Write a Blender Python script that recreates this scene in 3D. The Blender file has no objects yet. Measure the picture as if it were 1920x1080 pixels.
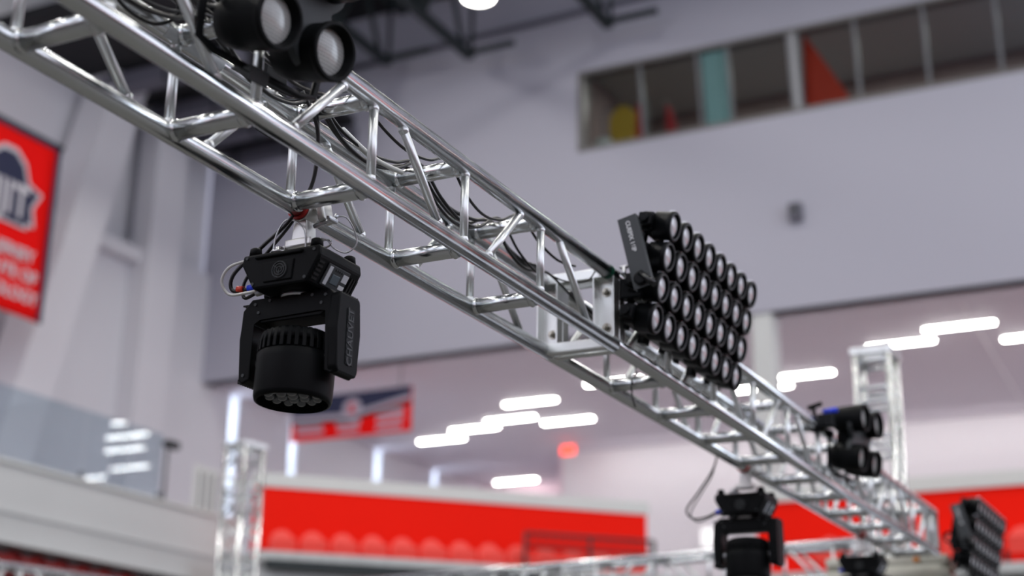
import bpy, bmesh, math, random
from mathutils import Vector, Matrix

random.seed(7)
scene = bpy.context.scene
C = scene.collection
PI = math.pi

# ------------------------------------------------------------------ camera
# world: +Y runs along the main lighting truss, +X to its right, Z up
FPX = 2845.75
CR = Vector((0.89099107, 0.45371759, 0.01659096)).normalized()
CF = Vector((-0.43545122, 0.84363451, 0.31410675)).normalized()
CU = CR.cross(CF).normalized()
CO = Vector((0, 0, 1.6))
cam_data = bpy.data.cameras.new('camera')
cam = bpy.data.objects.new('camera', cam_data)
C.objects.link(cam)
cam.matrix_world = Matrix(((CR.x, CU.x, -CF.x, CO.x), (CR.y, CU.y, -CF.y, CO.y), (CR.z, CU.z, -CF.z, CO.z), (0, 0, 0, 1)))
cam_data.sensor_width = 36
cam_data.lens = FPX * 36 / 1920
cam_data.clip_end = 300
cam_data.dof.use_dof = True
cam_data.dof.focus_distance = 4.3
cam_data.dof.aperture_fstop = 1.5
scene.camera = cam

# ------------------------------------------------------------------ exposure and world
scene.view_settings.view_transform = 'Standard'
scene.view_settings.look = 'None'
scene.view_settings.gamma = 1
scene.view_settings.use_curve_mapping = False
scene.view_settings.exposure = 0.35
world = bpy.data.worlds.new('world')
scene.world = world
world.use_nodes = True
world.node_tree.nodes['Background'].inputs[0].default_value = (0.80, 0.82, 0.95, 1)
world.node_tree.nodes['Background'].inputs[1].default_value = 1.35


def area_light(name, loc, direction, sx, sy, power, color=(1, 1, 1), shape='RECTANGLE', spread=PI):
    d = bpy.data.lights.new(name, 'AREA')
    d.shape = shape
    d.size = sx
    if shape in ('RECTANGLE', 'ELLIPSE'):
        d.size_y = sy
    d.energy = power
    d.color = color
    d.spread = spread
    o = bpy.data.objects.new(name, d)
    C.objects.link(o)
    o.location = loc
    o.rotation_euler = Vector(direction).to_track_quat('-Z', 'Y').to_euler()
    return o


area_light('recess_fill_light', (-20.5, 41.3, 10.6), (0, 0.8, -0.6), 4.2, 0.2, 8, (1.0, 0.9, 0.93))  # added fill to brighten the recess wall, no known fitting
# the hall's high bay lamps, all hung at one height
HIGH_BAYS = [(x, y) for x in (-17, -9, -1, 7) for y in (-6, 4, 13, 21)]
for (x, y) in HIGH_BAYS:
    area_light('high_bay_light', (x, y, 18.5), (0, 0, -1), 1.0, 1.0, 230, (1.0, 0.97, 0.93), 'DISK')
# wall washers along the back of the concourse and daylight from the glazed side on the right
area_light('wall_wash_light', (-6, 37.3, 10.5), (0, 0.75, -0.66), 22, 0.25, 72, (1.0, 0.96, 0.95))
area_light('side_window_light', (13, 18, 9), (-1, 0.25, 0), 9, 6, 350, (0.75, 0.87, 1.0))


# ------------------------------------------------------------------ pixel helpers
def ray(u, v):
    return CF + CR * ((u - 960) / FPX) - CU * ((v - 540) / FPX)


def at(u, v, axis, value):
    """point where the sight line through pixel (u, v) meets the plane axis = value"""
    d = ray(u, v)
    i = 'xyz'.index(axis)
    return CO + d * ((value - CO[i]) / d[i])


# ------------------------------------------------------------------ materials
MATS = {}


def mat(name, col, rough=0.5, metal=0.0, noise=None, bump=None, emit=None, spec=0.5, coat=0.0, rvar=None):
    m = bpy.data.materials.new(name)
    m.use_nodes = True
    nt = m.node_tree
    b = nt.nodes['Principled BSDF']
    b.inputs['Base Color'].default_value = (*col, 1)
    b.inputs['Roughness'].default_value = rough
    b.inputs['Metallic'].default_value = metal
    b.inputs['Specular IOR Level'].default_value = spec
    b.inputs['Coat Weight'].default_value = coat
    tc = nt.nodes.new('ShaderNodeTexCoord')
    if noise:
        sc, amt, detail = noise
        n = nt.nodes.new('ShaderNodeTexNoise')
        n.inputs['Scale'].default_value = sc
        n.inputs['Detail'].default_value = detail
        nt.links.new(tc.outputs['Object'], n.inputs['Vector'])
        mx = nt.nodes.new('ShaderNodeMix')
        mx.data_type = 'RGBA'
        mx.inputs[6].default_value = (*[max(0, c * (1 - amt)) for c in col], 1)
        mx.inputs[7].default_value = (*[min(1, c * (1 + amt)) for c in col], 1)
        nt.links.new(n.outputs['Fac'], mx.inputs[0])
        nt.links.new(mx.outputs[2], b.inputs['Base Color'])
        if rvar:
            mr = nt.nodes.new('ShaderNodeMapRange')
            mr.inputs[1].default_value = 0.3
            mr.inputs[2].default_value = 0.7
            mr.inputs[3].default_value = rough - rvar
            mr.inputs[4].default_value = rough + rvar
            nt.links.new(n.outputs['Fac'], mr.inputs[0])
            nt.links.new(mr.outputs[0], b.inputs['Roughness'])
    if bump:
        sc, st = bump
        n2 = nt.nodes.new('ShaderNodeTexNoise')
        n2.inputs['Scale'].default_value = sc
        n2.inputs['Detail'].default_value = 4
        nt.links.new(tc.outputs['Object'], n2.inputs['Vector'])
        bp = nt.nodes.new('ShaderNodeBump')
        bp.inputs['Strength'].default_value = st
        bp.inputs['Distance'].default_value = 0.002
        nt.links.new(n2.outputs['Fac'], bp.inputs['Height'])
        nt.links.new(bp.outputs['Normal'], b.inputs['Normal'])
    if emit:
        ec, es = emit
        b.inputs['Emission Color'].default_value = (*ec, 1)
        b.inputs['Emission Strength'].default_value = es
    MATS[name] = m
    return m


def mat_glass(name, tint, refl=1.0, ior=1.5, base=0.0):
    m = bpy.data.materials.new(name)
    m.use_nodes = True
    nt = m.node_tree
    nt.nodes.remove(nt.nodes['Principled BSDF'])
    out = nt.nodes['Material Output']
    t = nt.nodes.new('ShaderNodeBsdfTransparent')
    t.inputs[0].default_value = (*tint, 1)
    g = nt.nodes.new('ShaderNodeBsdfGlossy')
    g.inputs['Roughness'].default_value = 0.02
    g.inputs[0].default_value = (0.95, 0.97, 1, 1)
    f0 = nt.nodes.new('ShaderNodeLayerWeight')
    f0.inputs[0].default_value = 0.5
    f = nt.nodes.new('ShaderNodeMath')
    f.operation = 'POWER'
    f.inputs[1].default_value = 4.0
    nt.links.new(f0.outputs['Facing'], f.inputs[0])
    ml = nt.nodes.new('ShaderNodeMath')
    ml.operation = 'MULTIPLY_ADD'
    ml.inputs[1].default_value = refl
    ml.inputs[2].default_value = base
    nt.links.new(f.outputs[0], ml.inputs[0])
    mx = nt.nodes.new('ShaderNodeMixShader')
    nt.links.new(ml.outputs[0], mx.inputs[0])
    nt.links.new(t.outputs[0], mx.inputs[1])
    nt.links.new(g.outputs[0], mx.inputs[2])
    nt.links.new(mx.outputs[0], out.inputs['Surface'])
    MATS[name] = m
    return m


mat('aluminium', (0.78, 0.81, 0.82), 0.22, 1.0, noise=(9, 0.06, 3), rvar=0.05)
mat('aluminium_brace', (0.80, 0.83, 0.83), 0.38, 1.0, noise=(14, 0.08, 3), rvar=0.05)
mat('aluminium_plate', (0.76, 0.78, 0.76), 0.38, 1.0, noise=(6, 0.12, 4))
mat('cast_aluminium', (0.70, 0.70, 0.68), 0.42, 1.0, noise=(12, 0.1, 2))
mat('steel_bolt', (0.50, 0.47, 0.40), 0.3, 1.0)
mat('zinc', (0.62, 0.63, 0.66), 0.3, 1.0)
mat('old_aluminium', (0.62, 0.62, 0.52), 0.45, 1.0, noise=(8, 0.15, 3))
mat('black_plastic', (0.003, 0.0038, 0.0042), 0.48, spec=0.11, noise=(30, 0.15, 2), bump=(900, 0.12))
mat('black_metal', (0.005, 0.006, 0.007), 0.42, spec=0.14)
mat('black_gloss', (0.008, 0.009, 0.010), 0.18)
mat('charcoal_paint', (0.035, 0.041, 0.044), 0.55)
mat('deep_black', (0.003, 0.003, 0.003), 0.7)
mat('cable_black', (0.010, 0.010, 0.011), 0.32)
mat('cable_white', (0.70, 0.71, 0.68), 0.35)
mat('steel_cable', (0.55, 0.56, 0.58), 0.35, 0.9)
mat('red_rubber', (0.50, 0.015, 0.012), 0.5)
mat('blue_connector', (0.01, 0.05, 0.75), 0.35)
mat('red_connector', (0.75, 0.06, 0.03), 0.4)
mat('orange_connector', (0.85, 0.28, 0.02), 0.4)
mat('green_tape', (0.005, 0.09, 0.05), 0.45)
mat('green_dot', (0.0, 0.30, 0.16), 0.5)
mat('white_label', (0.62, 0.65, 0.68), 0.4)
mat('screen', (0.10, 0.13, 0.15), 0.15)
mat('silver_print', (0.70, 0.72, 0.73), 0.5)
mat('grey_print', (0.020, 0.024, 0.026), 0.5)
mat('lens', (0.62, 0.62, 0.64), 0.12, coat=0.6)
mat('led_lens', (0.07, 0.08, 0.09), 0.06, coat=1.0, spec=0.8)
mat('wall_lavender', (0.43, 0.43, 0.50), 0.8, noise=(0.25, 0.03, 2), bump=(8, 0.04))
mat('wall_left_grey', (0.66, 0.66, 0.70), 0.8, noise=(0.3, 0.04, 2), bump=(8, 0.04))
mat('wall_white', (0.80, 0.78, 0.80), 0.75, noise=(0.3, 0.02, 2))
mat('wall_pink', (0.72, 0.56, 0.62), 0.75, noise=(0.3, 0.03, 2))
mat('soffit_paint', (0.60, 0.57, 0.63), 0.7, noise=(0.3, 0.03, 2))
mat('parapet_grey', (0.62, 0.64, 0.63), 0.7, noise=(0.8, 0.05, 3))
mat('cap_grey', (0.68, 0.71, 0.68), 0.6, noise=(0.8, 0.04, 2))
mat('red_wall', (0.95, 0.012, 0.003), 0.6, spec=0.08, noise=(0.6, 0.04, 2))
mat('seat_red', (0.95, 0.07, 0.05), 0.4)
mat('seat_red_shaded', (0.26, 0.010, 0.010), 0.4)  # seat red darkened to stand in for shade under the parapet
mat('deck', (0.55, 0.57, 0.56), 0.6, noise=(6, 0.25, 3))
mat('dark_steel', (0.012, 0.020, 0.022), 0.6)
mat('roof_dark', (0.010, 0.011, 0.014), 0.85, noise=(1, 0.2, 2))
mat('duct_grey', (0.11, 0.11, 0.14), 0.6)
mat('floor_pale', (0.62, 0.55, 0.56), 0.5)
mat('floor_grey', (0.085, 0.083, 0.075), 0.5, noise=(0.5, 0.1, 3))
mat('band_navy', (0.020, 0.026, 0.045), 0.6)  # dark band on unseen walls for the truss tubes to reflect
mat('frame_bronze', (0.16, 0.155, 0.15), 0.5)
mat('mullion_grey', (0.14, 0.145, 0.16), 0.5)
mat('infill_grey', (0.34, 0.35, 0.36), 0.5)
mat('room_dark', (0.24, 0.18, 0.18), 0.8, noise=(1.5, 0.25, 3))
mat('room_ceiling', (0.40, 0.42, 0.42), 0.8)
mat('blind_teal', (0.50, 0.76, 0.80), 0.7)
mat('yellow_cloth', (0.75, 0.46, 0.06), 0.7)
mat('crimson', (0.55, 0.03, 0.04), 0.6)
mat('room_red', (0.75, 0.05, 0.02), 0.6)
mat('white_paint', (0.75, 0.75, 0.74), 0.5)
mat('banner_red', (0.85, 0.006, 0.005), 0.7, spec=0.08, bump=(3, 0.2))
mat('banner_navy', (0.012, 0.016, 0.055), 0.65)
mat('banner_white', (0.62, 0.60, 0.64), 0.65)
mat('sign_stripe', (0.40, 0.36, 0.44), 0.6)
mat('lamp_tube', (0.9, 0.9, 0.9), 0.4, emit=((1.0, 0.98, 0.93), 24))
mat('lamp_disc', (0.9, 0.9, 0.9), 0.4, emit=((1.0, 0.97, 0.92), 12))
mat('exit_red', (0.8, 0.05, 0.03), 0.4, emit=((1.0, 0.06, 0.03), 2.2))
mat('daylight', (0.8, 0.85, 0.9), 0.4, emit=((0.74, 0.87, 1.0), 7.0))
mat('lightbox_white', (0.85, 0.85, 0.85), 0.5, emit=((1, 0.98, 0.98), 0.6))
mat_glass('glass_rail', (0.80, 0.86, 0.89), 0.9, 1.55, 0.045)
mat_glass('glass_window', (0.72, 0.76, 0.75), 0.25, 1.5, 0.0)

# blinder lens: pale diffuser behind a fine wire grid
m = mat('grid_lens', (0.45, 0.46, 0.45), 0.25, coat=0.5)
nt = m.node_tree
tc = nt.nodes.new('ShaderNodeTexCoord')
br = nt.nodes.new('ShaderNodeTexBrick')
br.offset = 0
br.inputs['Scale'].default_value = 1.0
br.inputs['Brick Width'].default_value = 0.0115
br.inputs['Row Height'].default_value = 0.0115
br.inputs['Mortar Size'].default_value = 0.0016
br.inputs['Color1'].default_value = (0.30, 0.31, 0.30, 1)
br.inputs['Color2'].default_value = (0.36, 0.36, 0.34, 1)
br.inputs['Mortar'].default_value = (0.60, 0.62, 0.60, 1)
sx_ = nt.nodes.new('ShaderNodeSeparateXYZ')
cx_n = nt.nodes.new('ShaderNodeCombineXYZ')
nt.links.new(tc.outputs['Object'], sx_.inputs[0])
nt.links.new(sx_.outputs['Y'], cx_n.inputs['X'])
nt.links.new(sx_.outputs['Z'], cx_n.inputs['Y'])
nt.links.new(cx_n.outputs[0], br.inputs['Vector'])
nt.links.new(br.outputs['Color'], nt.nodes['Principled BSDF'].inputs['Base Color'])


# ------------------------------------------------------------------ mesh builder
def frame(origin, zdir, xdir=None):
    z = Vector(zdir).normalized()
    if xdir is None:
        xdir = Vector((1, 0, 0)) if abs(z.x) < 0.9 else Vector((0, 1, 0))
    x = Vector(xdir)
    x = (x - z * x.dot(z)).normalized()
    y = z.cross(x)
    o = Vector(origin)
    return Matrix(((x.x, y.x, z.x, o.x), (x.y, y.y, z.y, o.y), (x.z, y.z, z.z, o.z), (0, 0, 0, 1)))


class MB:
    def __init__(self):
        self.bm = bmesh.new()

    def _add(self, verts, faces, smooth=None):
        vs = [self.bm.verts.new(v) for v in verts]
        fs = []
        for i, f in enumerate(faces):
            try:
                fc = self.bm.faces.new([vs[k] for k in f])
            except ValueError:
                continue
            if smooth is not None:
                fc.smooth = smooth if isinstance(smooth, bool) else smooth[i]
            fs.append(fc)
        return vs, fs

    def box(self, c, s, M=None, bev=0.0, seg=2):
        hx, hy, hz = s[0] / 2, s[1] / 2, s[2] / 2
        c = Vector(c)
        vs = [c + Vector((x * hx, y * hy, z * hz)) for x in (-1, 1) for y in (-1, 1) for z in (-1, 1)]
        if M is not None:
            vs = [M @ v for v in vs]
        v, f = self._add(vs, [(0, 1, 3, 2), (4, 6, 7, 5), (0, 4, 5, 1), (2, 3, 7, 6), (0, 2, 6, 4), (1, 5, 7, 3)])
        if bev > 0:
            ed = list({e for fc in f for e in fc.edges})
            r = bmesh.ops.bevel(self.bm, geom=ed, offset=bev, segments=seg, affect='EDGES', profile=0.5)
        return self

    def tube(self, p0, p1, r, n=16, caps=True, r1=None):
        p0, p1 = Vector(p0), Vector(p1)
        r1 = r if r1 is None else r1
        M = frame(p0, p1 - p0)
        L = (p1 - p0).length
        vs = []
        for (z, rr) in ((0, r), (L, r1)):
            for k in range(n):
                a = 2 * PI * k / n
                vs.append(M @ Vector((rr * math.cos(a), rr * math.sin(a), z)))
        fs = [(k, (k + 1) % n, n + (k + 1) % n, n + k) for k in range(n)]
        sm = [True] * n
        if caps:
            fs += [tuple(range(n - 1, -1, -1)), tuple(range(n, 2 * n))]
            sm += [False, False]
        self._add(vs, fs, sm)
        return self

    def lathe(self, prof, M, n=32, smooth=True, cap0=True, cap1=True):
        """prof: list of (radius, z) revolved about local z"""
        vs, fs, sm = [], [], []
        for (r, z) in prof:
            for k in range(n):
                a = 2 * PI * k / n
                vs.append(M @ Vector((r * math.cos(a), r * math.sin(a), z)))
        for j in range(len(prof) - 1):
            flat = abs(prof[j][1] - prof[j + 1][1]) < 1e-6
            for k in range(n):
                fs.append((j * n + k, j * n + (k + 1) % n, (j + 1) * n + (k + 1) % n, (j + 1) * n + k))
                sm.append(smooth and not flat)
        if cap0:
            fs.append(tuple(range(n - 1, -1, -1)))
            sm.append(False)
        if cap1:
            b = (len(prof) - 1) * n
            fs.append(tuple(range(b, b + n)))
            sm.append(False)
        self._add(vs, fs, sm)
        return self

    def prism(self, outline, M, depth, bev=0.0, seg=2):
        """2-D outline in local xy extruded along local z"""
        n = len(outline)
        vs = [M @ Vector((x, y, 0)) for x, y in outline] + [M @ Vector((x, y, depth)) for x, y in outline]
        fs = [tuple(range(n - 1, -1, -1)), tuple(range(n, 2 * n))] + [(k, (k + 1) % n, n + (k + 1) % n, n + k) for k in range(n)]
        v, f = self._add(vs, fs)
        if bev > 0:
            ed = list({e for fc in f for e in fc.edges})
            bmesh.ops.bevel(self.bm, geom=ed, offset=bev, segments=seg, affect='EDGES', profile=0.5)
        return self

    def path(self, pts, r, n=8, closed=False):
        pts = [Vector(p) for p in pts]
        m_ = len(pts)
        vs, fs = [], []
        up = None
        for i, p in enumerate(pts):
            a = pts[i - 1] if (i > 0 or closed) else p
            b = pts[(i + 1) % m_] if (i < m_ - 1 or closed) else p
            t = (b - a)
            if t.length < 1e-9:
                t = Vector((0, 0, 1))
            t.normalize()
            if up is None:
                up = Vector((0, 0, 1)) if abs(t.z) < 0.9 else Vector((1, 0, 0))
            x = (up - t * up.dot(t))
            if x.length < 1e-6:
                x = Vector((1, 0, 0)) - t * t.x
            x.normalize()
            up = x
            y = t.cross(x)
            for k in range(n):
                g = 2 * PI * k / n
                vs.append(p + x * (r * math.cos(g)) + y * (r * math.sin(g)))
        rng = m_ if closed else m_ - 1
        for i in range(rng):
            j = (i + 1) % m_
            for k in range(n):
                fs.append((i * n + k, i * n + (k + 1) % n, j * n + (k + 1) % n, j * n + k))
        sm = [True] * len(fs)
        if not closed:
            fs += [tuple(range(n - 1, -1, -1)), tuple(range((m_ - 1) * n, m_ * n))]
            sm += [False, False]
        self._add(vs, fs, sm)
        return self

    def ball(self, c, r, M=None, nu=14, nv=8, sz=1.0):
        c = Vector(c)
        prof = []
        for j in range(nv + 1):
            a = -PI / 2 + PI * j / nv
            prof.append((max(1e-5, r * math.cos(a)), r * sz * math.sin(a)))
        MM = (M if M is not None else Matrix.Identity(4)) @ Matrix.Translation(c)
        return self.lathe(prof, MM, nu, True, False, False)

    def mesh(self, name):
        bmesh.ops.recalc_face_normals(self.bm, faces=self.bm.faces)
        me = bpy.data.meshes.new(name)
        self.bm.to_mesh(me)
        self.bm.free()
        return me

    def build(self, name, material, parent=None, **kw):
        return link(name, self.mesh(name), material, parent, **kw)


def link(name, me, material, parent=None, label=None, cat=None, group=None, kind=None, loc=None):
    if material and not me.materials:
        me.materials.append(MATS[material])
    o = bpy.data.objects.new(name, me)
    C.objects.link(o)
    if parent:
        o.parent = parent
    if loc is not None:
        o.location = loc
    return tag(o, label, cat, group, kind)


def tag(o, label=None, cat=None, group=None, kind=None):
    for k, v in (('label', label), ('category', cat), ('group', group), ('kind', kind)):
        if v:
            o[k] = v
    return o


def thing(name, label, cat, loc=(0, 0, 0), rz=0.0, group=None):
    o = bpy.data.objects.new(name, None)
    o.empty_display_size = 0.1
    C.objects.link(o)
    o.location = loc
    o.rotation_euler = (0, 0, rz)
    return tag(o, label, cat, group)


def copy_tree(o, label=None, group=None, parent=None):
    c = o.copy()
    C.objects.link(c)
    c.parent = parent
    if label:
        c['label'] = label
    if group:
        c['group'] = group
    for ch in list(KIDS.get(o.name, [])) or list(o.children):
        copy_tree(ch, None, None, c)
    return c


KIDS = {}


def text_mesh(body, size, depth=0.002, xs=1.0, bold=0.0, spacing=1.0):
    cu = bpy.data.curves.new('lettering', 'FONT')
    cu.body = body
    cu.size = size
    cu.extrude = depth / 2
    cu.offset = bold
    cu.space_character = spacing
    cu.align_x = 'CENTER'
    cu.align_y = 'CENTER'
    ob = bpy.data.objects.new('lettering', cu)
    C.objects.link(ob)
    dg = bpy.context.evaluated_depsgraph_get()
    me = bpy.data.meshes.new_from_object(ob.evaluated_get(dg))
    bpy.data.objects.remove(ob)
    bpy.data.curves.remove(cu)
    me.materials.clear()
    for v in me.vertices:
        v.co.x *= xs
    return me


def lettering(body, size, M, material, parent, depth=0.002, xs=1.0, bold=0.0, spacing=1.0, label=None):
    me = text_mesh(body, size, depth, xs, bold, spacing)
    me.transform(M)
    return link('lettering', me, material, parent, label=label)


def struct(name, mb, material, parent=None):
    return mb.build(name, material, parent, kind=None if parent else 'structure')


def bx(mb, x0, x1, y0, y1, z0, z1, bev=0.0):
    return mb.box(((x0 + x1) / 2, (y0 + y1) / 2, (z0 + z1) / 2), (x1 - x0, y1 - y0, z1 - z0), None, bev)


# ================================================================== THE HALL
XL = -22.8      # outer left wall
YW = 28.0       # upper far wall
ZS = 10.75      # soffit under the upper far wall
YB = 38.6       # concourse back wall
ZR = 19.6       # roof

struct('floor', bx(MB(), -24, 16, -12, 46, -0.2, 0), 'floor_grey')
struct('ceiling', bx(MB(), -24, 16, -12, 28.6, ZR, ZR + 0.3), 'roof_dark')

# --- the two sides behind and right of the camera: unseen, colour bands added for reflections in the truss tubes
for nm, c_, z0_, z1_ in (('base', 'band_navy', 0.0, 4.6), ('band', 'red_wall', 4.6, 5.8), ('parapet', 'parapet_grey', 5.8, 6.6)):
    struct('wall_right_' + nm, bx(MB(), 15.7, 16.0, -12, 24.2, z0_, z1_), c_)
    struct('wall_rear_' + nm, bx(MB(), -22.8, 15.7, -12, -11.7, z0_, z1_), c_)

# --- upper far wall with the long window opening
wx0, wx1, wz0, wz1 = -12.85, -1.6, 14.98, 16.86
w = MB()
bx(w, XL - 0.2, wx0, YW, YW + 0.4, ZS, ZR)
bx(w, wx1, 16, YW, YW + 0.4, ZS, ZR)
bx(w, wx0, wx1, YW, YW + 0.4, ZS, wz0)
bx(w, wx0, wx1, YW, YW + 0.4, wz1, ZR)
struct('wall_far', w, 'wall_lavender')
struct('ceiling_concourse', bx(MB(), XL - 0.2, 16, YW + 0.02, 46, ZS, ZS + 0.12), 'soffit_paint')

# --- left wall with slit windows
slits = [29.35, 31.9, 36.05, 39.3]
w = MB()
edges = [-12] + [e for s in slits for e in (s - 0.15, s + 0.15)] + [46]
for k in range(0, len(edges), 2):
    bx(w, XL - 0.6, XL, max(edges[k], 22.2 if k == 0 else -99), edges[k + 1], 0, ZS)
bx(w, XL - 0.6, XL, -12, 22.2, 0, 9.4)
bx(w, XL - 1.2, XL - 0.6, -12, 46, 0, ZR)
bx(w, XL - 0.6, XL, 22.2, 25.1, ZS, 12.85)
bx(w, XL - 0.6, XL, 25.1, YW, ZS, 13.45)
bx(w, XL - 0.6, XL - 0.3, -12, YW, 12, ZR)
struct('wall_left', w, 'wall_left_grey')
for i, s in enumerate(slits):
    wn = MB()
    bx(wn, XL - 0.45, XL - 0.40, s - 0.15, s + 0.15, 5.2, ZS)
    o = wn.build('window_%d' % (i + 2), 'daylight', None, kind='structure')
    f = MB()
    for zz in (9.55, 8.2, 6.9):
        bx(f, XL - 0.42, XL - 0.30, s - 0.15, s + 0.15, zz - 0.05, zz + 0.05)
    f.build('glazing_bar', 'mullion_grey', o)
# pilaster, ledge beam and slanted column of the left wall
struct('trim_1', bx(MB(), XL, XL + 0.55, 25.1, 26.15, 5, 18.6), 'wall_left_grey')
struct('trim_2', bx(MB(), XL, XL + 0.35, 22.2, 25.1, 12.85, 13.15), 'wall_left_grey')
o = MB().prism([(20.35, 5.0), (21.35, 5.0), (24.75, 18.6), (23.75, 18.6)], frame((XL - 0.1, 0, 0), (1, 0, 0), (0, 1, 0)), 0.9).build('trim_3', 'wall_left_grey', None, kind='structure')

# --- concourse back walls
struct('wall_back', bx(MB(), -18.2, 16, YB, YB + 0.3, 4, ZS), 'wall_white')
w = MB()
bx(w, XL, -18.2, 42.2, 42.5, 4, ZS)
bx(w, -18.3, -18.2, YB, 42.2, 4, ZS)
struct('wall_recess', w, 'wall_pink')
struct('floor_concourse', bx(MB(), XL, 16, 26.3, 46, 4.7, 5.0), 'floor_pale')
pl = at(1433, 640, 'y', 28.2)
struct('trim_4', bx(MB(), pl.x - 0.2, pl.x + 0.2, 28.05, 28.6, 5.0, ZS, 0.01), 'parapet_grey')
# thin pale strip along the concourse ceiling
struct('trim_5', MB().tube((-5.1, 29.0, ZS - 0.004), (-5.4, 38.5, ZS - 0.004), 0.02, 8), 'wall_white')

# --- red bowl walls with grey caps (left corner cut at 45 degrees)
pa, pb = Vector((-15.65, 20.9, 0)), Vector((-10.54, 26.0, 0))
cdir = (pb - pa).normalized()
cn = Vector((cdir.y, -cdir.x, 0))           # towards the hall
clen = (pb - pa).length
CM = Matrix(((cdir.x, -cn.x, 0, pa.x), (cdir.y, -cn.y, 0, pa.y), (0, 0, 1, 0), (0, 0, 0, 1)))   # x along, y away from the hall


def cbox(mb, x0, x1, y0, y1, z0, z1, bev=0):
    return mb.box(((x0 + x1) / 2, (y0 + y1) / 2, (z0 + z1) / 2), (x1 - x0, y1 - y0, z1 - z0), CM, bev)


struct('wall_corner', cbox(MB(), 0, clen, 0, 0.22, 5.0, 6.47), 'red_wall')
struct('trim_6', cbox(MB(), -0.05, clen + 0.05, -0.03, 0.26, 6.47, 6.71, 0.012), 'cap_grey')
struct('wall_corner_base', cbox(MB(), -0.6, clen, -1.15, -0.9, 3.2, 5.12), 'parapet_grey')
struct('floor_corner', cbox(MB(), -0.3, clen + 0.4, -1.1, 0, 4.74, 4.84), 'deck')
struct('trim_11', cbox(MB(), -0.1, clen + 0.2, -1.3, -1.1, 5.04, 5.2), 'deck')
struct('trim_7', cbox(MB(), 0.05, clen, -1.36, -1.3, 4.9, 5.06), 'dark_steel')
fx0 = -8.35
struct('wall_end', bx(MB(), fx0, 16, 25.75, 26.0, 5.0, 6.49), 'red_wall')
struct('trim_8', bx(MB(), fx0 - 0.05, 16, 25.7, 26.05, 6.49, 6.75, 0.012), 'cap_grey')
struct('floor_end', bx(MB(), fx0, 16, 24.3, 25.75, 4.9, 5.05), 'deck')
struct('wall_end_base', bx(MB(), fx0, 16, 24.9, 25.2, 3.0, 4.9), 'parapet_grey')

# --- left parapet above the folded seating
w = MB()
bx(w, -16.35, -16.0, -6, 20.95, 4.76, 5.86)
bx(w, -16.0, -15.97, -6, 20.95, 5.18, 5.22)
bx(w, -16.0, -15.965, -6, 20.95, 4.76, 4.80)
struct('wall_parapet', w, 'parapet_grey')
struct('trim_9', bx(MB(), -16.42, -15.95, -6, 20.9, 5.86, 5.92, 0.01), 'cap_grey')
struct('wall_parapet_shade', bx(MB(), -17.3, -17.1, -6, 21.2, 3, 4.76), 'deep_black')  # black sheet standing in for the shade below the parapet
struct('floor_left', bx(MB(), XL, -16.0, -6, 26.3, 5.0, 5.2), 'floor_pale')

# ================================================================== WINDOW BAND OF THE UPPER WALL
win = MB()
bx(win, wx0, wx1, YW - 0.03, YW + 0.25, wz1 - 0.06, wz1 + 0.03)
bx(win, wx0, wx1, YW - 0.02, YW + 0.35, wz0 - 0.03, wz0 + 0.05)
bx(win, wx0 - 0.03, wx0 + 0.08, YW - 0.02, YW + 0.35, wz0, wz1)
wo = win.build('window_1', 'frame_bronze', None, kind='structure')
lean = 0.30
zb, zt = wz0 + 0.05, wz1 - 0.06
mull = [-11.42, -10.08, -9.40, -8.06, -7.88, -6.66, -5.26, -3.85, -2.6]


area_light('box_room_fill', (-7.5, 30.6, 17.5), (0, 0, -1), 9, 0.6, 150, (1, 0.97, 0.92))  # added fill that lightens the room, no lamp seen inside


def lean_box(mb, x0, x1, dep):
    ya, yb = YW + 0.02 + lean, YW + 0.02
    vs = [(x0, ya, zb), (x1, ya, zb), (x1, yb, zt), (x0, yb, zt)]
    vs = vs + [(x, y + dep, z) for x, y, z in vs]
    mb._add([Vector(v) for v in vs], [(0, 1, 2, 3), (7, 6, 5, 4), (0, 4, 5, 1), (1, 5, 6, 2), (2, 6, 7, 3), (3, 7, 4, 0)])
    return mb


for x in mull:
    lean_box(MB(), x - 0.035, x + 0.035, 0.10).build('mullion', 'mullion_grey', wo)
xs_ = [wx0 + 0.08] + mull + [wx1]
for a, b in zip(xs_[:-1], xs_[1:]):
    if b - a < 0.3:
        lean_box(MB(), a + 0.035, b - 0.035, 0.06).build('infill_panel', 'infill_grey', wo)
    else:
        lean_box(MB(), a + 0.035, b - 0.035, 0.012).build('pane', 'glass_window', wo)
# the room behind
struct('wall_box_back', bx(MB(), wx0 - 0.4, wx1 + 0.4, 32.4, 32.5, 13.9, 17.6), 'room_dark')
struct('wall_box_side', bx(MB(), wx0 - 0.5, wx0 - 0.4, YW + 0.4, 32.5, 13.9, 17.6), 'room_dark')
struct('floor_box_room', bx(MB(), wx0 - 0.4, wx1 + 0.4, YW + 0.4, 32.5, 13.8, 13.9), 'room_dark')
struct('ceiling_box_room', bx(MB(), wx0 - 0.4, wx1 + 0.4, YW + 0.4, 32.5, 17.6, 17.7), 'room_ceiling')
bl = MB()
lean_box(bl, -10.02, -9.46, 0.02)
bo = bl.build('roller_blind', 'blind_teal', None, label='pale teal blind drawn down behind a pane of the high window band', cat='blind')
bo.location = (0, 0.12, 0)
MB().tube((-10.02, YW + 0.11, zt - 0.02), (-9.46, YW + 0.11, zt - 0.02), 0.03, 12).build('roller', 'mullion_grey', bo)

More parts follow.
